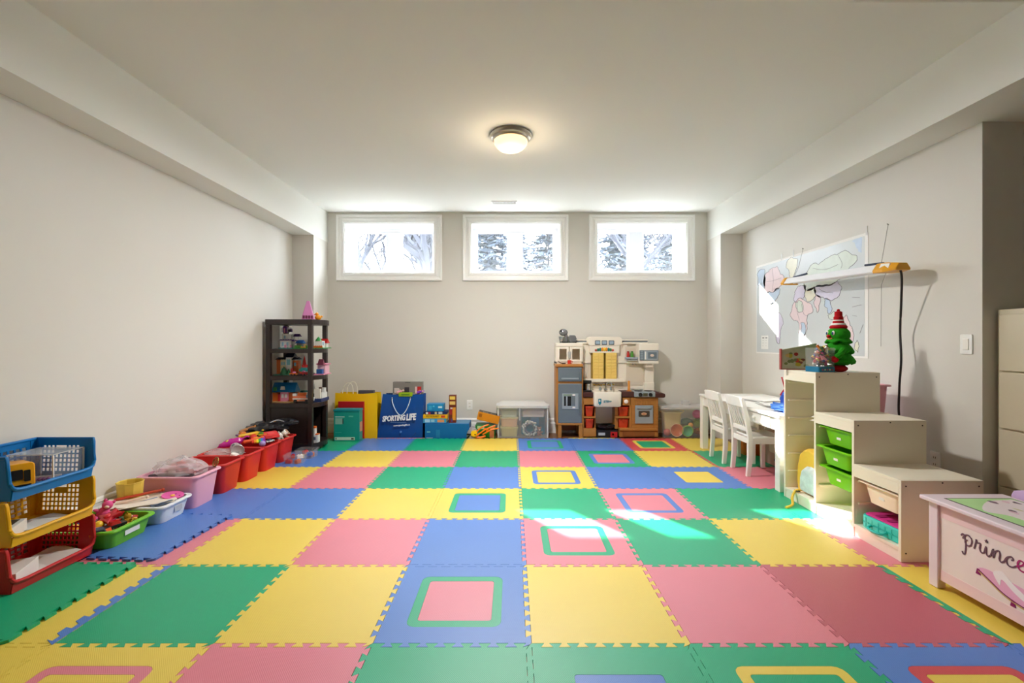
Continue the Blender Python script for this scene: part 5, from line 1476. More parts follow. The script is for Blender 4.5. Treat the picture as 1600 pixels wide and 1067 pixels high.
G().box(-.03, .03, -.02, -.008, .094, .0965).box(-.03, .03, .008, .02, .094, .0965).build('slot', BLACK, to, local=True)
G().box(.046, .056, -.012, .012, .05, .062).build('lever', BLACK, to, local=True, bevel=.002)
# small items on the fridge top
zc = K(0, 324, KY - .005)[1]
X, _ = K(562, 0, 5.50)
rm = thing('red_mug', 'small red toy mug on top of the toy fridge', 'toy', (X, 5.50, zc))
G().lathe([(.001, 0), (.020, 0), (.023, .045), (.019, .045), (.017, .004), (.001, .004)], 14).build('cup', col((206, 50, 30)), rm, local=True, smooth=True)
G().tube([(.02, 0, .036), (.036, 0, .032), (.036, 0, .016), (.02, 0, .01)], .004, 6, smooth=3).build('handle', col((206, 50, 30)), rm, local=True, smooth=True)
X, _ = K(520, 0, 5.50)
pn = thing('toy_pan', 'small dark toy pan on top of the toy fridge', 'toy', (X, 5.50, zc))
G().lathe([(.001, 0), (.024, 0), (.03, .012), (.027, .012), (.022, .003), (.001, .003)], 14).build('pan', col((60, 58, 64), .3), pn, local=True, smooth=True)
G().tube([(-.028, 0, .01), (-.05, 0, .02), (-.062, 0, .035)], .005, 6).build('handle', col((60, 58, 64)), pn, local=True, smooth=True)
# coffee maker, bottles, paper roll
zc = K(0, 533, KY + .01)[1]
X, _ = K(694, 0, 5.58)
cf = thing('toy_coffee_maker', 'black and silver toy coffee maker beside the sink', 'toy', (X, 5.59, zc))
G().box(-.05, .05, -.05, .05, 0, .018).box(-.05, .05, .02, .05, .018, .13).build('body', BLACK, cf, local=True, bevel=.004)
G().rbox(-.05, .05, -.05, .05, .11, .14, .01).build('head', BLACK, cf, local=True, bevel=.004)
G().lathe([(.001, .018), (.03, .018), (.036, .05), (.032, .098), (.001, .10)], 16, (.005, -.02)).build('jug', CHROME, cf, local=True, smooth=True)
zc = K(0, 274, UY - .09)[1]
for c, rgb, lb in ((995, (190, 44, 36), 'red toy spice jar on the tray shelf of the toy kitchen'), (1024, (70, 140, 40), 'green toy spice jar on the tray shelf of the toy kitchen')):
    X, _ = K(c, 0, 5.61)
    t = thing('toy_jar', lb, 'toy', (X, 5.61, zc))
    G().lathe([(.001, 0), (.019, 0), (.019, .05), (.014, .06), (.001, .06)], 12).build('jar', col(rgb), t, local=True, smooth=True)
    G().lathe([(.014, .06), (.015, .074), (.001, .075)], 12).build('lid', col(tuple(int(v * .8) for v in rgb)), t, local=True, smooth=True)
zc = K(0, 528, KY)[1]
X, _ = K(1001, 0, 5.54)
pr_ = thing('roll_holder', 'wooden-coloured toy roll holder standing on the brown counter', 'toy', (X, 5.54, zc))
G().lathe([(.03, 0), (.03, .008), (.014, .012), (.001, .012)], 14).build('foot', col((196, 120, 50)), pr_, local=True, smooth=True)
G().lathe([(.015, .01), (.015, .12), (.012, .128), (.001, .128)], 12).build('rod', col((216, 140, 60)), pr_, local=True, smooth=True)
# things on the floor under the sink
bxp = K(0, 0, KY)[0]
a, _ = K(762, 0, 5.5); b, _ = K(915, 0, 5.5)
lid_box('black_box', 'black box with red and white print under the toy sink', ((a + b) / 2, 5.56, 0), (b - a, .16, .095), (26, 24, 28), 0, extras=(
    ('print', 'f', .08, .4, .35, .7, (190, 196, 206)), ('print', 'f', .66, .98, .1, .8, (190, 30, 36)), ('print', 'f', .74, .82, .35, .6, (230, 200, 200))))
dsh = thing('black_dish', 'round black dish lying on the box under the toy sink', 'dish', ((a + b) / 2, 5.56, .0975))
G().lathe([(.001, 0), (.07, 0), (.10, .03), (.104, .032), (.096, .032), (.066, .006), (.001, .006)], 24).build('dish', M('dark_brown_dish', (48, 36, 40), rough=.3), dsh, local=True, smooth=True)
G().tube([(.0, -.05, .03), (.05, -.03, .05), (.11, -.03, .045)], .012, 6, smooth=3).build('handle', BLACK, dsh, local=True, smooth=True)

# ---------------------------------------------------------------- table and two chairs
tbl = thing('play_table', 'long white children table along the right wall', 'table', (2.40, 4.20, MZ))
TX0, TX1, TY0, TY1, TZ = 2.065, 2.745, 3.47, 4.95, .605
G().box(TX0 - .01, TX1, TY0 - .01, TY1, TZ - .025, TZ).build('tabletop', WHITE, tbl, bevel=.006)
for x in (TX0, TX1 - .07):
    for y in (TY0, TY1 - .07):
        G().box(x, x + .065, y, y + .065, MZ, TZ - .025).build('leg', WHITE, tbl, bevel=.004)
for x in (TX0 + .015, TX1 - .045):
    G().box(x, x + .02, TY0 + .065, TY1 - .07, TZ - .125, TZ - .025).build('apron', WHITE, tbl)
for y in (TY0 + .02, TY1 - .04):
    G().box(TX0 + .065, TX1 - .07, y, y + .02, TZ - .125, TZ - .025).build('apron', WHITE, tbl)
dw = G().box(TX0 + .008, TX0 + .016, 3.62, 4.05, TZ - .115, TZ - .035).build('drawer_front', WHITE, tbl, bevel=.003)
G().ball((TX0 - .004, 3.84, TZ - .075), .014, 10, 8).build('knob', WHITE, dw, smooth=True)

def chair(label, loc, rz=0.0):
    t = thing('kids_chair', label, 'chair', loc, rz, 'white kids chairs at the table')
    wdt, dep, sz, top = .30, .31, .345, .672
    def post(y):
        P = [(.0, 0, .036), (.012, .16, .04), (.012, sz, .042), (-.012, .50, .038), (-.05, top, .030)]
        rings = []
        for x, z, w_ in P:
            rings.append([(x, y - .014, z), (x + w_, y - .014, z), (x + w_, y + .014, z), (x, y + .014, z)])
        return G().loft(rings)
    for y in (-wdt / 2 + .014, wdt / 2 - .014):
        post(y).build('back_post', WHITE, t, local=True, bevel=.004)
        G().loft([[(dep - .03, y - .016, 0), (dep + .002, y - .016, 0), (dep + .002, y + .016, 0), (dep - .03, y + .016, 0)], [(dep - .036, y - .016, sz - .02), (dep + .002, y - .016, sz - .02), (dep + .002, y + .016, sz - .02), (dep - .036, y + .016, sz - .02)]]).build('leg', WHITE, t, local=True, bevel=.003)
        G().box(.05, dep - .03, y - .009, y + .009, sz - .065, sz - .02).build('seat_rail', WHITE, t, local=True)
    G().box(.02, .038, -wdt / 2 + .028, wdt / 2 - .028, sz - .065, sz - .02).build('seat_rail', WHITE, t, local=True)
    G().box(dep - .03, dep - .012, -wdt / 2 + .03, wdt / 2 - .03, sz - .065, sz - .02).build('seat_rail', WHITE, t, local=True)
    G().rbox(.046, dep + .025, -wdt / 2 - .004, wdt / 2 + .004, sz - .02, sz, .02).build('seat', WHITE, t, local=True, bevel=.005)
    # curved crest rail
    rings = []
    for k in range(9):
        y = -wdt / 2 + .002 + (wdt - .004) * k / 8
        bow = -.018 * math.sin(math.pi * k / 8)
        up = .010 * math.sin(math.pi * k / 8)
        rings.append([(-.034 + bow, y, top - .075), (-.016 + bow, y, top - .075), (-.026 + bow, y, top + .004 + up), (-.044 + bow, y, top + .004 + up)])
    G().loft(rings).build('crest_rail', WHITE, t, local=True, bevel=.003)
    G().box(.016, .034, -wdt / 2 + .028, wdt / 2 - .028, sz + .035, sz + .075).build('lower_rail', WHITE, t, local=True, bevel=.003)
    for k in range(6):
        y = -wdt / 2 + .05 + k * (wdt - .10) / 5
        bow = -.018 * math.sin(math.pi * (k + 1) / 7)
        G().loft([[(.020, y - .0065, sz + .07), (.030, y - .0065, sz + .07), (.030, y + .0065, sz + .07), (.020, y + .0065, sz + .07)],
                  [(-.030 + bow, y - .0065, top - .07), (-.020 + bow, y - .0065, top - .07), (-.020 + bow, y + .0065, top - .07), (-.030 + bow, y + .0065, top - .07)]]).build('slat', WHITE, t, local=True, bevel=.002)
    return t
ch = chair('nearer white wooden kids chair with slatted back at the table', (2.02, 4.02, MZ + .0007))
dup(ch, (2.00, 4.42, MZ + .0007), 0, 'farther white wooden kids chair with slatted back at the table')
# on the table
sheets('loose white paper sheets spread on the far half of the white table', (2.40, 4.45, TZ + .001), .30, .42, 4, R(20), fold=.008)
sheets('white drawing sheets near the middle of the white table', (2.33, 4.0, TZ + .001), .22, .30, 3, R(-15), fold=.01, rgb=(226, 224, 220))
bp = thing('blue_bag', 'small crumpled blue cloth bag with red edge on the table end', 'bag', (2.33, 3.66, TZ + .001), R(25))
BC = M('blue_cloth', (24, 74, 176), rough=.7, bump=.5, bs=30, var=.15)
G().ball((0, 0, .085), (.085, .15, .10), 28, 16, .25, 6, 3).build('bag_body', BC, bp, local=True, smooth=True)
G().tube([(-.02, -.15, .12), (-.03, -.05, .185), (-.02, .08, .185), (0, .15, .12)], .008, 6, smooth=5).build('red_edge', col((200, 30, 60)), bp, local=True, smooth=True)
G().ball((-.1, .02, .035), (.075, .13, .036), 26, 12, .5, 9, 4).build('loose_fold', M('light_blue_cloth', (66, 122, 206), rough=.7, bump=.5, bs=30, var=.2), bp, local=True, smooth=True)
bt = thing('blue_bottle', 'tall blue pencil case standing at the table end', 'case', (2.17, 3.53, TZ + .001))
G().lathe([(.001, 0), (.034, 0), (.038, .03), (.036, .16), (.030, .19), (.001, .19)], 14).build('sleeve', BC, bt, local=True, smooth=True)
G().lathe([(.036, .15), (.039, .152), (.039, .17), (.034, .172)], 14, caps=False).build('band', col((30, 96, 200)), bt, local=True, smooth=True)
toy_stick('thin red pencil leaning out of the blue pencil case', (2.17, 3.53, .70), (2.10, 3.50, .895), .005, (190, 50, 60), name='red_pencil')
# under the table
lid_box('pink_box', 'dusty pink storage box under the table behind the chair seats', (2.56, 4.20, MZ + .001), (.22, .40, .30), (206, 160, 156), 0, extras=(('label', 'l', .3, .7, .4, .7, (226, 200, 190)),))
tub('storage_bin', 'orange storage bin under the far half of the table', (222, 116, 40), (2.52, 4.68, MZ + .001), .36, .26, .20, 0)
tub('storage_bin', 'dark blue storage bin under the near half of the table', (34, 70, 110), (2.50, 3.84, MZ + .001), .40, .28, .13, 0)
plush('yellow and white soft toy in the dark blue bin under the table', (2.46, 3.84, MZ + .05), .13, (232, 206, 130), R(-60))

# ---------------------------------------------------------------- stepped toy shelf along the right wall
UX0, UX1 = 2.05, 2.485
ST = thing('step_shelf', 'cream stepped toy storage shelf with three heights', 'shelf', ((UX0 + UX1) / 2, 2.88, MZ))
PY = [2.37, 2.715, 3.055, 3.392]
PZ = [.444, .703, .967]
zb = MZ + .0015
th = .018
for i, y in enumerate(PY):
    top = PZ[0] if i == 0 else PZ[min(i, 3) - 0 if i < 3 else 2] if i < 3 else PZ[2]
    top = [PZ[0], PZ[1], PZ[2], PZ[2]][i]
    yy = y if i == 0 else y - th
    pn = G().box(UX0, UX1, yy, yy + th, zb, top - .0005).build('side_panel', CREAM, ST, bevel=.0015)
    if i < 3:
        pts_ = [(UX0 + .025, top - .03), (UX1 - .025, top - .03), ((UX0 + UX1) / 2, top - .012)] + ([(UX0 + .025, .06), (UX1 - .025, .06)] if i == 0 else [])
        for (sx, sz_) in pts_:
            G().lathe([(.001, -.001), (.0045, -.001), (.0045, .001), (.001, .001)], 10).xf(Matrix.Translation((sx, yy, sz_)) @ Matrix.Rotation(math.pi / 2, 4, 'X')).build('screw', M('screw_dark', (70, 62, 54)), pn)
for i in range(3):
    a = PY[i] + (th if i == 0 else 0); b = PY[i + 1] - th
    G().box(UX0, UX1, a, b + (0 if i < 2 else 0), PZ[i] - .018, PZ[i]).build('top_board', CREAM, ST, bevel=.0015)
    G().box(UX0, UX0 + .018, a, b, PZ[i] - .075, PZ[i] - .018).build('front_fascia', CREAM, ST)
    G().box(UX0 + .0, UX1, a, b, zb + .055, zb + .073).build('bottom_board', CREAM, ST)
    G().box(UX0 + .004, UX0 + .02, a, b, zb, zb + .055).build('plinth', CREAM, ST)
    G().box(UX1 - .008, UX1 - .002, a, b, zb + .07, PZ[i] - .02).build('back_panel', CREAM, ST)
    for z in (.215, .346, .479, .611, .745, .88):
        if z < PZ[i] - .07:
            G().box(UX0 + .02, UX1 - .02, b - .012, b, z - .012, z).build('rail', CREAM, ST, bevel=.003)
            G().box(UX0 + .02, UX1 - .02, a, a + .012, z - .012, z).build('rail', CREAM, ST, bevel=.003)
def drawer(label, rgb, i, z, h, out=.0, mat=None, hl=.205):
    a = PY[i] + (th if i == 0 else 0); b = PY[i + 1] - th
    wy = b - a - .006
    t = thing('shelf_tub', label, 'bin', ((UX0 + UX1) / 2 - out, (a + b) / 2, z + .0010))
    def ring(dx, zz, lip):
        return [(x, y, zz) for x, y in rrect(-hl + dx, hl - dx, -wy / 2 + lip + dx, wy / 2 - lip - dx, .025)]
    rg = [ring(.035, -h, .016), ring(.018, -.006, .014), ring(0, -.001, .0), ring(0, .005, .0), ring(.004, .008, .0), ring(.022, .007, .014), ring(.039, -h + .004, .016)]
    G().loft(rg).build('tub', mat or col(rgb, .35), t, local=True, smooth=True)
    G().box(-.1875, -.1845, -.018, .018, -h * .62, -h * .30).xf(Matrix.Translation((.205 - hl + .008, 0, 0))).build('label_sticker', PAPER, t, local=True)
LG = (118, 200, 20)
drawer('upper lime green tub in the middle step of the shelf', LG, 1, .611, .105)
drawer('open lime green tub holding dark toys, second in the middle step', LG, 1, .479, .105, .02)
drawer('lower lime green tub in the middle step of the shelf', LG, 1, .346, .105)
toy_car('dark toy car inside the open lime green tub', (2.20, 2.82, .400), .14, (40, 60, 44), R(70), cabin=(90, 60, 60))
drawer('pale cream tub in the lowest step of the shelf', (242, 226, 208), 0, .346, .11, mat=M('cream_drawer', (242, 226, 208), rough=.4))
drawer('white translucent tub in the tallest step of the shelf', (236, 238, 236), 2, .611, .10, mat=M('translucent_white', (236, 238, 236), rough=.35, clear=.15, var=0), out=-.10, hl=.10)
drawer('short pale mint tub in the tallest step, beside the backpack top', (150, 216, 176), 2, .479, .10, -.125, hl=.078)
sheets('folded white plastic bag lying in the tallest step of the shelf', (2.25, 3.16, .613), .22, .18, 2, R(30), fold=.03, name='white_folded_bag')
# teal and pink toy case on the bottom board of the low step
tc_ = thing('toy_suitcase', 'teal lattice toy case with pink lid on the lowest shelf', 'case', (2.20, 2.535, zb + .074), R(3))
TE = col((30, 186, 176), .4)
G().rbox(-.13, .13, -.135, .135, 0, .075, .03).build('shell', col((60, 206, 196), .4), tc_, local=True, bevel=.006)
G().rbox(-.12, .12, -.128, .128, .075, .083, .03).build('lid', col((216, 60, 150), .4), tc_, local=True, bevel=.003)
for k in range(6):
    G().box(-.1315, -.1285, -.115 + k * .042, -.109 + k * .042, .012, .062).xf(Matrix.Translation((0, 0, 0))).build('lattice_bar', TE, tc_, local=True)
    n0 = G().box(-.1325, -.1285, -.12 + k * .04, -.085 + k * .04, .033, .040); n0.build('lattice_bar', TE, tc_, local=True)
for k in range(3):
    G().rbox(-.10, .08, -.11 + k * .075, -.075 + k * .075, .083, .086, .012).build('petal_print', col((160, 40, 110), .5), tc_, local=True)
G().tube([(-.13, -.04, .03), (-.16, -.03, .02), (-.16, .05, .02), (-.13, .06, .03)], .007, 6, smooth=3).build('handle', TE, tc_, local=True, smooth=True)
# backpack in the tall section
bk = thing('yellow_backpack', 'small yellow and white patterned backpack in the tallest step', 'backpack', (2.215, 3.205, zb + .074))
YC = M('yellow_cloth', (240, 196, 70), rough=.7, bump=.2, bs=60)
k = G()
prof = [(.0, 0), (.135, .0), (.148, .06), (.142, .18), (.115, .27), (.065, .31), (.0, .322)]
ol = [(x, z) for x, z in prof] + [(-x, z) for x, z in reversed(prof[1:-1])]
k.loft([[(-.10, y * .92, z * .96) for y, z in ol], [(-.06, y, z) for y, z in ol], [(.06, y, z) for y, z in ol], [(.09, y * .9, z * .95) for y, z in ol]])
k.build('body', YC, bk, local=True, bevel=.01, seg=3)
PT = M('patterned_cloth', (206, 222, 226), rough=.7, var=.35, vs=26)
G().loft([[(-.135, y * .55 - .03, .02 + z * .5) for y, z in ol], [(-.10, y * .68 - .03, .008 + z * .62) for y, z in ol]]).build('front_pocket', PT, bk, local=True, bevel=.008)
G().tube([(-.10, .04, .02), (-.16, .05, .012), (-.2, .03, -.03), (-.215, .0, -.065), (-.25, -.03, -.072), (-.30, -.06, -.0705)], .009, 6, smooth=5).build('strap', YC, bk, local=True, smooth=True)
G().tube([(-.145, .06, .01), (-.165, .06, .012), (-.165, .03, .012), (-.145, .03, .012)], .004, 5, closed=True).build('buckle', BLACK, bk, local=True)
G().tube([(0, -.03, .312), (0, -.025, .345), (0, .025, .345), (0, .03, .312)], .007, 6, smooth=3).build('top_loop', YC, bk, local=True, smooth=True)
# on top of the tall section: picture case, craft jar, plush tree
zt_ = PZ[2]
pc = thing('craft_case', 'flat clear case with printed pictures leaning on top of the shelf', 'case', (2.115, 3.345, zt_ + .001), R(-6), rx=R(0))
G().box(-.115, .135, -.012, .012, 0, .006).box(-.115, -.108, -.014, .014, 0, .155).build('frame', col((150, 60, 60)), pc, local=True)
k = G().add([(-.108, -.010, .006), (.135, -.010, .006), (.135, -.010, .195), (-.108, -.010, .148), (-.108, .010, .006), (.135, .010, .006), (.135, .010, .195), (-.108, .010, .148)], [(0, 1, 2, 3), (7, 6, 5, 4), (0, 4, 5, 1), (1, 5, 6, 2), (2, 6, 7, 3), (3, 7, 4, 0)])
k.build('back_sheet', M('sage_print', (176, 178, 156), rough=.5, var=.25, vs=24), pc, local=True)
rr = random.Random(8)
for q in range(16):
    x, z = rr.uniform(-.09, .11), rr.uniform(.02, .125)
    r_ = rr.uniform(.012, .022)
    c_ = rr.choice([(150, 40, 40), (196, 70, 50), (120, 70, 60), (206, 176, 120), (170, 160, 60), (110, 120, 80)])
    G().ball((x, -.0105, z), (r_, .002, r_ * rr.uniform(.5, 1)), 10, 6, .2, q).build('picture_print', col(c_), pc, local=True)
jr = thing('craft_jar', 'clear square jar full of coloured craft pieces with blue base band', 'jar', (2.135, 3.12, zt_ + .001), R(8))
e = .062
def sq(s_, z):
    return [(x, y, z) for x, y in rrect(-s_, s_, -s_, s_, .012)]
G().loft([sq(e, .035), sq(e + .004, .165), sq(e + .001, .165), sq(e - .003, .037)]).build('jar_wall', CLEARB, jr, local=True)
G().loft([sq(e + .001, 0), sq(e + .001, .036)]).build('base_band', col((20, 112, 150), .4), jr, local=True)
for k in range(5):
    G().box(-.04 + k * .018, -.032 + k * .018, -e - .002, -e - .0005, .012, .022).build('printed_mark', col((200, 200, 120) if k % 2 else (190, 50, 70)), jr, local=True)
pal = [(200, 40, 40), (226, 120, 40), (230, 200, 60), (60, 150, 70), (40, 80, 150), (190, 40, 110), (120, 70, 50), (230, 220, 200), (60, 50, 60), (240, 150, 170)]
rr = random.Random(5)
for q in range(90):
    a = Vector((rr.uniform(-.038, .038), rr.uniform(-.042, .03), rr.uniform(.048, .17)))
    d = Vector((rr.uniform(-1, 1), rr.uniform(-.4, .4), rr.uniform(-.8, .8))).normalized() * rr.uniform(.008, .024)
    G().tube([a - d, a + d], rr.uniform(.006, .011), 5).build('craft_piece', col(pal[q % 10]), jr, local=True)
pt = thing('plush_tree', 'green plush fir tree toy with red hat and red boots on the shelf', 'toy', (2.285, 3.15, zt_ + .001), R(-84))
PG = M('green_plush', (38, 142, 26), rough=.9, spec=.15, bump=.6, bs=80, var=.2)
PR = M('red_plush', (176, 24, 30), rough=.85, spec=.15, bump=.5, bs=80, var=.12)
PWH = M('white_plush', (236, 232, 226), rough=.9, bump=.4, bs=80)
def tier(z0, r, h, name, seed, dx=0.0):
    """scalloped skirt of the plush tree"""
    n = 30
    rings = []
    for q, rr_ in ((0, .72), (.10, .96), (.22, 1.0), (.45, .86), (.7, .66), (.92, .48), (1, .40)):
        ring = []
        for i in range(n):
            a = 2 * math.pi * i / n
            sc = 1 + .07 * math.cos(a * 6 + seed) * max(0, 1 - q * 1.6)
            ring.append((dx + r * rr_ * sc * math.cos(a), r * rr_ * sc * math.sin(a), z0 + h * q - .010 * max(0, 1 - q * 2) * math.cos(a * 6 + seed)))
        rings.append(ring)
    return G().loft(rings).build(name, PG, pt, local=True, smooth=True)
G().tube([(0, -.0, .03), (0, 0, .10)], .04, 10).build('trunk', PG, pt, local=True, smooth=True)
tier(.055, .098, .10, 'lower_branches', 0)
tier(.125, .088, .10, 'middle_branches', 1.5)
hdz = G().ball((0, 0, .255), (.074, .068, .058), 20, 12, .06, 4).build('head', PG, pt, local=True, smooth=True)
tier(.198, .078, .06, 'upper_branches', .7)
for s_ in (-1, 1):
    G().ball((s_ * .035, -.02, .022), (.034, .055, .024), 14, 8).build('boot', PR, pt, local=True, smooth=True)
    ar = G().tube([(s_ * .075, -.03, .155), (s_ * .09, -.065, .125), (s_ * .075, -.085, .10)], .02, 8, smooth=3).build('arm', PG, pt, local=True, smooth=True)
    G().ball((s_ * .072, -.092, .088), (.024, .024, .024), 10, 8).build('mitten', PR, ar, local=True, smooth=True)
    ey = G().ball((s_ * .026, -.062, .268), (.012, .006, .016), 10, 8).build('eye', PWH, pt, local=True, smooth=True)
    G().ball((s_ * .025, -.067, .266), (.007, .004, .011), 8, 6).build('pupil', col((20, 60, 110), .2), ey, local=True, smooth=True)
G().ball((0, -.074, .245), (.014, .012, .012), 10, 8).build('nose', PR, pt, local=True, smooth=True)
G().tube([(-.02, -.064, .232), (0, -.070, .226), (.02, -.064, .232)], .004, 5, smooth=3).build('mouth', col((226, 150, 90), .8), pt, local=True, smooth=True)
G().ball((0, -.09, .175), .010, 8, 6).build('button', col((120, 70, 30), .6), pt, local=True, smooth=True)
hz_ = .300
G().lathe([(.05, hz_), (.054, hz_ + .012), (.046, hz_ + .022), (.001, hz_ + .022)], 18).build('hat_brim', PR, pt, local=True, smooth=True)
G().lathe([(.044, hz_ + .020), (.046, hz_ + .028), (.04, hz_ + .036), (.001, hz_ + .036)], 18).build('hat_band', PWH, pt, local=True, smooth=True)
G().lathe([(.035, hz_ + .034), (.032, hz_ + .055), (.028, hz_ + .06), (.029, hz_ + .08), (.024, hz_ + .086), (.023, hz_ + .115), (.010, hz_ + .122), (.001, hz_ + .122)], 18).build('hat_crown', PR, pt, local=True, smooth=True)
G().lathe([(.0325, hz_ + .052), (.034, hz_ + .055), (.030, hz_ + .06)], 18, caps=False).build('hat_stripe', PWH, pt, local=True, smooth=True)
G().ball((0, 0, hz_ + .127), .010, 8, 6).build('hat_pompom', PR, pt, local=True, smooth=True)
# pink bins stacked behind the shelf
PKB = (238, 170, 184)
tub('storage_bin', 'tall pink bin at the bottom of the stack behind the stepped shelf', PKB, (2.578, 3.25, MZ + .001), .15, .26, .43, 0)
tub('storage_bin', 'pink bin showing its rim behind the tallest step of the shelf', PKB, (2.578, 3.25, MZ + .433), .15, .26, .43, 0)

# ---------------------------------------------------------------- toy chest
CX0, CX1, CY0, CY1 = 2.005, 2.40, 1.24, 2.165
LIL = M('pale_lilac_paint', (232, 214, 224), rough=.35, var=.02)
PKP = M('pale_pink_paint', (240, 208, 212), rough=.4, var=.02)
CRP = M('cream_pink_panel', (240, 226, 222), rough=.42, var=.02)
cs = thing('toy_chest', 'pale pink and lilac wooden toy chest with painted princess lettering', 'chest', ((CX0 + CX1) / 2, (CY0 + CY1) / 2, MZ))
for x in (CX0, CX1 - .04):
    for y in (CY0, CY1 - .045):
        G().box(x, x + .04, y, y + .045, MZ + .0015, .415).build('corner_post', LIL, cs, bevel=.003)
fp = G().box(CX0 + .012, CX0 + .026, CY0 + .045, CY1 - .045, .055, .41).build('front_panel', CRP, cs)
G().box(CX0 + .0105, CX0 + .0125, CY0 + .045, CY1 - .045, .055, .105).build('pink_border', PKP, fp)
G().box(CX0 + .0105, CX0 + .0125, CY0 + .045, CY1 - .045, .35, .41).build('pink_border', PKP, fp)
G().box(CX1 - .026, CX1 - .012, CY0 + .045, CY1 - .045, .055, .41).build('rear_panel', PKP, cs)
for y in (CY0 + .012, CY1 - .026):
    G().box(CX0 + .04, CX1 - .04, y, y + .014, .055, .41).build('end_panel', PKP, cs)
G().box(CX0 + .02, CX1 - .02, CY0 + .03, CY1 - .03, .055, .068).build('bottom_panel', PKP, cs)
ld = G().box(CX0 - .03, CX1 - .02, CY0 - .02, CY1 + .018, .418, .438).build('lid', LIL, cs, bevel=.005)
zl = .4385
def flat(poly, z0, z1_, name, rgb, par):
    return G().prism(poly, z0, z1_).build(name, col(rgb, .4), par)
x0, x1, y0, y1 = CX0 + .03, CX1 - .05, CY0 + .04, CY1 - .045
G().box(x0, x1, y0, y1, zl - .001, zl + .0006).build('dark_border', col((72, 56, 64), .4), ld)
G().box(x0 + .007, x1 - .007, y0 + .007, y1 - .007, zl, zl + .0012).build('green_picture', M('green_meadow_print', (176, 222, 150), rough=.4, var=.1, vs=10), ld)
pth = [(x0 + .02, y1 - .16), (x0 + .07, y1 - .22), (x0 + .08, y1 - .34), (x0 + .16, y1 - .5), (x0 + .24, y1 - .5), (x1 - .015, y1 - .3), (x1 - .015, y1 - .05), (x0 + .26, y1 - .03), (x0 + .15, y1 - .05)]
G().prism([(p.x, p.y) for p in catmull([(a, b, 0) for a, b in pth], 4, True)], zl + .001, zl + .0018).build('pale_path_print', col((236, 222, 226), .4), ld)
rr = random.Random(2)
for q in range(13):
    x, y = rr.uniform(x0 + .11, x1 - .04), rr.uniform(y1 - .42, y1 - .05)
    c_ = [(90, 70, 80), (226, 190, 206), (206, 200, 150), (120, 90, 110), (240, 236, 238)][q % 5]
    pl_ = [(x + rr.uniform(.006, .018) * math.cos(k * math.pi / 3), y + rr.uniform(.012, .028) * math.sin(k * math.pi / 3)) for k in range(6)]
    G().prism(pl_, zl + .0015, zl + .0024).build('picture_print', col(c_, .4), ld)
bkp = [(y, z) for y, z in [(CY0, .36), (CY1 - .0, .36), (CY1, .44), (CY1 - .01, .463), (CY1 - .05, .478), (CY1 - .2, .486), ((CY0 + CY1) / 2, .50), (CY0 + .2, .486), (CY0 + .05, .478), (CY0, .44)]]
G().prism(bkp, CX1 + .0005, CX1 + .02, 'x').build('backrest', M('lilac_paint', (214, 184, 226), rough=.4), cs, bevel=.004)
# lettering and picture on the front: strokes in (right, up) metres, origin at the first letter
SC = .052
def stroke(pts, r, mat, name='lettering', closed=False, oy=2.012, oz=.268, flatten=True, n=5, tap=False):
    P = [(CX0 + .0105, oy - u * SC, oz + v * SC) for u, v in pts]
    g = G().tube(P, r, 6, smooth=n, closed=closed)
    for p in g.v:
        p.x = CX0 + .0105 + (p.x - CX0 - .0105) * .25
    return g.build(name, mat, fp, smooth=True)
PL = col((112, 78, 94), .5)
PM = col((176, 40, 110), .5)
rS = .0036
stroke([(-.15, .75), (.0, .95), (.2, .85), (.15, .7), (.25, .2), (.2, -.6), (.05, -.75), (-.05, -.55)], rS, PL)                     # p stem
stroke([(.0, .55), (.2, .9), (.5, 1.0), (.75, .75), (.7, .3), (.45, .1), (.22, .25), (.25, .5), (.4, .55)], rS, PL)                # p bowl
stroke([(.95, .1), (1.1, .75), (1.12, .95), (1.2, .7), (1.45, .75), (1.4, .3), (1.55, .05), (1.75, .15)], rS, PL)                   # r
stroke([(1.75, .15), (1.9, .7), (1.9, .2), (2.05, .0), (2.25, .15)], rS, PL)                                                          # i
star = [(1.93 + (.15 if k % 2 == 0 else .06) * math.sin(k * math.pi / 5), 1.15 + (.15 if k % 2 == 0 else .06) * math.cos(k * math.pi / 5)) for k in range(10)]
G().prism([(2.012 - u * SC, .268 + v * SC) for u, v in star], CX0 + .0085, CX0 + .0122, 'x').build('star_print', PL, fp)
stroke([(2.25, .15), (2.45, .75), (2.45, .05), (2.6, .6), (2.85, .8), (2.95, .55), (2.9, .15), (3.05, .0), (3.25, .15)], rS, PL)     # n
stroke([(3.25, .15), (3.45, .55), (3.75, .75), (3.9, .6), (3.75, .5)], rS, PL)                                                        # c
stroke([(3.5, .6), (3.4, .3), (3.55, .0), (3.85, .0), (4.1, .2)], rS, PL)
stroke([(4.1, .2), (4.5, .45), (4.6, .7), (4.35, .75), (4.2, .45), (4.3, .1), (4.6, .0), (4.9, .2)], rS, PM)                         # e
stroke([(4.9, .2), (5.2, .85), (5.35, .4), (5.3, .05), (5.05, .0), (5.4, .05), (5.6, .25)], rS, PM)                                   # s
stroke([(5.6, .25), (5.9, .85), (6.05, .4), (6.0, .05), (5.75, .0), (6.1, .05), (6.5, .3)], rS, PM)                                   # s
def fprint(poly, rgb, name, lift=.0, n=4, sm=True):
    P = [(p.x, p.y) for p in catmull([(a, b, 0) for a, b in poly], n, True)] if sm else poly
    return G().prism(P, CX0 + .0105 - lift, CX0 + .0122, 'x').build(name, col(rgb, .5), fp)
def cu_(u, v):                        # cushion picture coordinates -> y, z on the panel
    return 1.945 - u, .198 - v
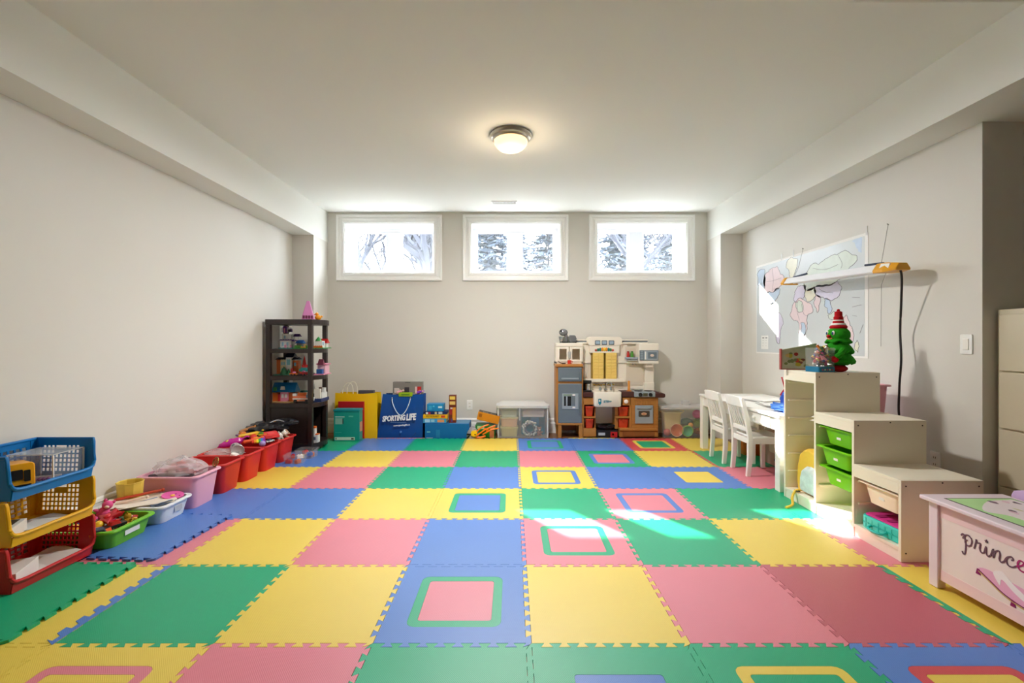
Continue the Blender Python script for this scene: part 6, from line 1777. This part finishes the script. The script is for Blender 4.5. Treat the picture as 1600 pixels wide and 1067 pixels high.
cush = [cu_(0, .005), cu_(.03, -.012), (cu_(.11, -.008)), cu_(.2, .0), cu_(.32, .005), cu_(.36, .03), cu_(.3, .062), cu_(.2, .072), cu_(.11, .058), cu_(.05, .03)]
fprint(cush, (236, 176, 206), 'cushion_print')
shoe = [cu_(.06, -.012), cu_(.085, -.03), cu_(.10, -.028), cu_(.14, .0), cu_(.20, .03), cu_(.25, .042), cu_(.25, .052), cu_(.19, .05), cu_(.14, .03), cu_(.095, .0), cu_(.088, .025), cu_(.082, .025)]
fprint(shoe, (246, 240, 240), 'shoe_print', .0007)
ed = [cu_(0, .005), cu_(.05, .03), cu_(.11, .058), cu_(.2, .072), cu_(.3, .062), cu_(.36, .03)]
for dz, rgb, r_ in ((0, (120, 20, 90), .0024), (.006, (206, 176, 110), .003)):
    g = G().tube([(CX0 + .010, y, z - dz) for y, z in ed], r_, 6, smooth=5)
    for p in g.v:
        p.x = CX0 + .010 + (p.x - CX0 - .010) * .25
    g.build('trim_print', col(rgb, .5), fp, smooth=True)
for u, v in ((0.0, .005), (.135, .066), (.36, .03)):
    y, z = cu_(u, v)
    G().prism([(y + .005, z + .002), (y - .005, z + .002), (y - .010, z - .022), (y + .010, z - .022)], CX0 + .0095, CX0 + .0122, 'x').build('tassel_print', col((140, 20, 100), .5), fp)

# ---------------------------------------------------------------- filing cabinet
FB = M('beige_metal', (206, 196, 172), rough=.45, var=.02)
FX0, FX1, FY0, FY1, FZ = 2.84, 3.42, 2.175, 2.642, 1.363
fc = thing('filing_cabinet', 'tall beige metal filing cabinet with four drawers', 'cabinet', ((FX0 + FX1) / 2, (FY0 + FY1) / 2, 0))
G().box(FX0 + .012, FX1, FY0, FY1, .0, FZ).build('case', FB, fc, bevel=.003)
zs = [1.337, 1.003, .672, .342, .03]
for i in range(4):
    d_ = G().box(FX0 - .004, FX0 + .014, FY0 + .02, FY1 - .02, zs[i + 1] + .005, zs[i] - .005).build('drawer', FB, fc, bevel=.003)
    zc = (zs[i] + zs[i + 1]) / 2
    ym = (FY0 + FY1) / 2
    G().rbox(FX0 - .016, FX0 - .004, ym - .06, ym + .06, zc - .012, zc + .012, .005, 'x').build('handle', CHROME, d_, bevel=.002)
    G().box(FX0 - .007, FX0 - .004, ym - .04, ym + .04, zc + .04, zc + .07).build('label_holder', CHROME, d_)

# ---------------------------------------------------------------- wall map
MX = XR - .003
mp_ = thing('world_map', 'large pale wall map of the world pinned to the right wall', 'map', (MX, 4.31, 1.04))
MY0, MY1, MZ0, MZ1 = 5.114, 3.507, 1.045, 2.03         # left edge (far) to right edge (near)
G().box(MX, MX + .0025, MY1, MY0, MZ0, MZ1).build('sheet', PAPER, mp_)
G().box(MX - .0008, MX, MY1 + .035, MY0 - .012, MZ0 + .015, MZ1 - .022).build('ocean_print', M('ocean_print', (200, 205, 206), rough=.35, var=.05, vs=5), mp_)
def mpt(u, v):
    return MY0 + (MY1 - MY0) * u, MZ0 + (MZ1 - MZ0) * v
def land(pts, rgb, name='land_print', lift=.0016, ink=True):
    P = [mpt(u, v) for u, v in pts]
    S_ = []
    for k_, p_ in enumerate(catmull([(a, b, 0) for a, b in P], 7, True)):
        nv = noise.noise_vector(p_ * 14) * .028 + noise.noise_vector(p_ * 45) * .014
        S_.append((p_.x + nv.x, p_.y + nv.y))
    o = G().prism(S_, MX - lift, MX - .0004, 'x').build(name, M('map_%d_%d_%d' % rgb, rgb, rough=.4, var=.08, vs=20), mp_)
    if ink:
        G().tube([(MX - lift, a, b) for a, b in S_], .0017, 4, closed=True).build('coast_line', col((96, 88, 98), .6), o)
    return o
lav, pk, bl, gn, ye = (206, 200, 218), (222, 202, 204), (184, 200, 218), (204, 212, 200), (220, 216, 196)
land([(.02, .93), (.09, .95), (.12, .84), (.09, .72), (.05, .76), (.03, .84)], bl)
land([(.11, .86), (.16, .92), (.25, .93), (.29, .86), (.33, .78), (.28, .70), (.20, .67), (.12, .68), (.10, .76)], pk)
land([(.12, .68), (.20, .67), (.28, .70), (.27, .62), (.22, .55), (.17, .57), (.12, .62)], bl)
land([(.17, .57), (.22, .55), (.235, .50), (.21, .47), (.185, .52)], gn)
land([(.22, .45), (.27, .44), (.31, .36), (.30, .24), (.265, .10), (.245, .16), (.235, .30), (.215, .38)], lav)
land([(.36, .95), (.44, .97), (.46, .88), (.41, .78), (.37, .86)], ye)
land([(.42, .58), (.46, .66), (.52, .68), (.545, .62), (.52, .56), (.46, .53), (.43, .54)], lav)
land([(.40, .42), (.42, .52), (.48, .54), (.55, .52), (.60, .43), (.56, .38), (.54, .24), (.50, .15), (.475, .22), (.47, .33), (.42, .35)], pk)
land([(.44, .50), (.50, .51), (.50, .43), (.45, .43)], gn, lift=.002)
land([(.49, .30), (.53, .31), (.535, .22), (.50, .18)], bl, lift=.002)
land([(.52, .70), (.58, .84), (.70, .88), (.86, .90), (.93, .80), (.86, .72), (.80, .66), (.72, .64), (.62, .63), (.55, .62)], gn)
land([(.55, .62), (.62, .63), (.62, .56), (.57, .52), (.54, .56)], ye)
land([(.62, .63), (.72, .65), (.80, .64), (.82, .56), (.76, .50), (.70, .52), (.63, .56)], lav)
land([(.61, .55), (.66, .55), (.66, .48), (.64, .40), (.62, .47)], pk)
land([(.69, .52), (.73, .51), (.745, .43), (.73, .38), (.71, .44)], bl)
land([(.73, .36), (.77, .34), (.79, .37), (.77, .40)], gn)
land([(.79, .29), (.83, .31), (.86, .34), (.885, .28), (.91, .22), (.89, .13), (.85, .11), (.81, .14), (.785, .20)], pk)
land([(.93, .14), (.945, .10), (.935, .06), (.92, .09)], ye)
land([(.90, .97), (.965, .97), (.965, .86), (.93, .90)], bl, ink=False)
for pts in ([(.13, .80), (.2, .79), (.3, .80)], [(.2, .92), (.21, .8), (.2, .68)], [(.6, .82), (.7, .78), (.8, .8)], [(.5, .5), (.52, .4), (.56, .38)], [(.46, .53), (.46, .43), (.48, .34)], [(.65, .62), (.7, .58), (.76, .56)],
            [(.8, .25), (.86, .26)], [(.82, .2), (.88, .2)], [(.9, .42), (.96, .43)], [(.9, .5), (.95, .49)], [(.9, .35), (.93, .34)], [(.95, .2), (.97, .27)], [(.8, .88), (.83, .80), (.82, .76)]):
    G().tube([(MX - .0021, *mpt(u, v)) for u, v in pts], .0012, 4, smooth=3).build('border_line', col((120, 112, 122), .6), mp_)
a, b = mpt(.065, .05), mpt(.15, .20)
lg = G().box(MX - .0018, MX - .0006, b[0], a[0], a[1], b[1]).build('legend_print', col((232, 232, 228), .5), mp_)
for k in range(2):
    for q in range(4):
        y = a[0] - .025 - k * .06
        z = b[1] - .02 - q * .03
        G().box(MX - .0026, MX - .0016, y - .035 + q * .004, y, z - (.010 if q == 0 else .003), z).build('legend_line', col((90, 90, 92) if q == 0 else (180, 180, 178), .6), lg)
for u in (.42, .99, .3):
    y, z = mpt(u, 1.0)
    G().box(MX - .001, MX + .001, y - .008, y + .008, z - .02, z + .05).build('tape', M('clear_tape', (236, 236, 232), rough=.3, clear=.35, var=0), mp_)

# ---------------------------------------------------------------- hanging shop lamp with cord
LX = 2.60
fl_ = thing('strip_lamp', 'white strip lamp with yellow end caps hanging before the wall map', 'lamp', (LX, 3.63, 1.70))
ya, yb_ = 4.27, 2.99
za, zb_ = 1.735, 1.672
def lp(y, dx, dz):
    q = (ya - y) / (ya - yb_)
    return (LX + dx, y, za + (zb_ - za) * q + dz)
prof = [(-.065, -.018), (-.068, -.012), (-.035, .035), (.035, .035), (.068, -.012), (.065, -.018), (.03, .028), (-.03, .028)]
G().loft([[lp(ya - .05, a, b) for a, b in prof], [lp(yb_ + .1, a, b) for a, b in prof]]).build('reflector', M('white_enamel', (232, 234, 240), rough=.3), fl_)
YCAP = col((226, 160, 30), .35)
cp = [(-.07, -.026), (-.072, -.008), (-.04, .042), (.04, .042), (.072, -.008), (.07, -.026)]
for y0_, y1_ in ((ya, ya - .075), (yb_ + .17, yb_)):
    s0, s1 = (.75, 1.0) if y0_ == ya else (1.0, .7)
    G().loft([[lp(y0_, a * s0, b * s0) for a, b in cp], [lp((y0_ + y1_) / 2, a, b) for a, b in cp], [lp(y1_, a * s1, b * s1) for a, b in cp]]).build('end_cap', YCAP, fl_, bevel=.004)
G().loft([[lp(yb_ + .12, a * .55 - .028, b * .8 + .002) for a, b in cp], [lp(yb_ + .05, a * .45 - .028, b * .7 + .002) for a, b in cp]]).build('white_label', WHITE, fl_)
for dx in (-.026, .026):
    G().tube([lp(ya - .06, dx, -.004), lp(yb_ + .15, dx, -.004)], .013, 10).build('tube_lamp', M('tube_glass', (244, 244, 246), rough=.25), fl_, smooth=True)
G().tube([lp(ya - .12, 0, .04), lp(ya - .3, .0, .055)], .009, 6).build('tool_bar', M('dark_steel', (70, 80, 100), metal=.6, rough=.4), fl_)
G().tube([lp(yb_ + .16, 0, .045), lp(yb_ + .32, .0, .05)], .009, 6).build('tool_bar', M('dark_steel'), fl_)
WIRE = M('thin_wire', (120, 116, 110), rough=.4, metal=.6)
for y, yn, zn in ((3.17, 3.32, 2.04), (4.15, 4.29, 2.06)):
    G().tube([lp(y, .0, .035), (LX + .1, y + (yn - y) * .6, (1.72 + zn) / 2), (XR - .004, yn, zn)], .0016, 4).build('hanging_wire', WIRE, fl_)
    G().tube([(XR, yn, zn), (XR - .012, yn, zn + .005)], .003, 5).build('nail', WIRE, fl_)
G().tube([lp(3.17, .05, .02), (XR - .02, 3.36, 1.60), (XR - .008, 3.38, 1.14)], .0013, 4).build('pull_cord', WIRE, fl_)
G().tube([lp(yb_ + .05, -.035, .02), lp(yb_ + .02, -.02, .01), (2.615, 3.02, 1.62), (2.66, 3.075, 1.45), (2.70, 3.13, 1.25), (2.69, 3.11, 1.05), (2.69, 3.125, .85), (2.70, 3.13, .62), (2.74, 3.05, .42)], .007, 8, smooth=6).build('power_cord', M('black_rubber', (44, 36, 38), rough=.5), fl_, smooth=True)
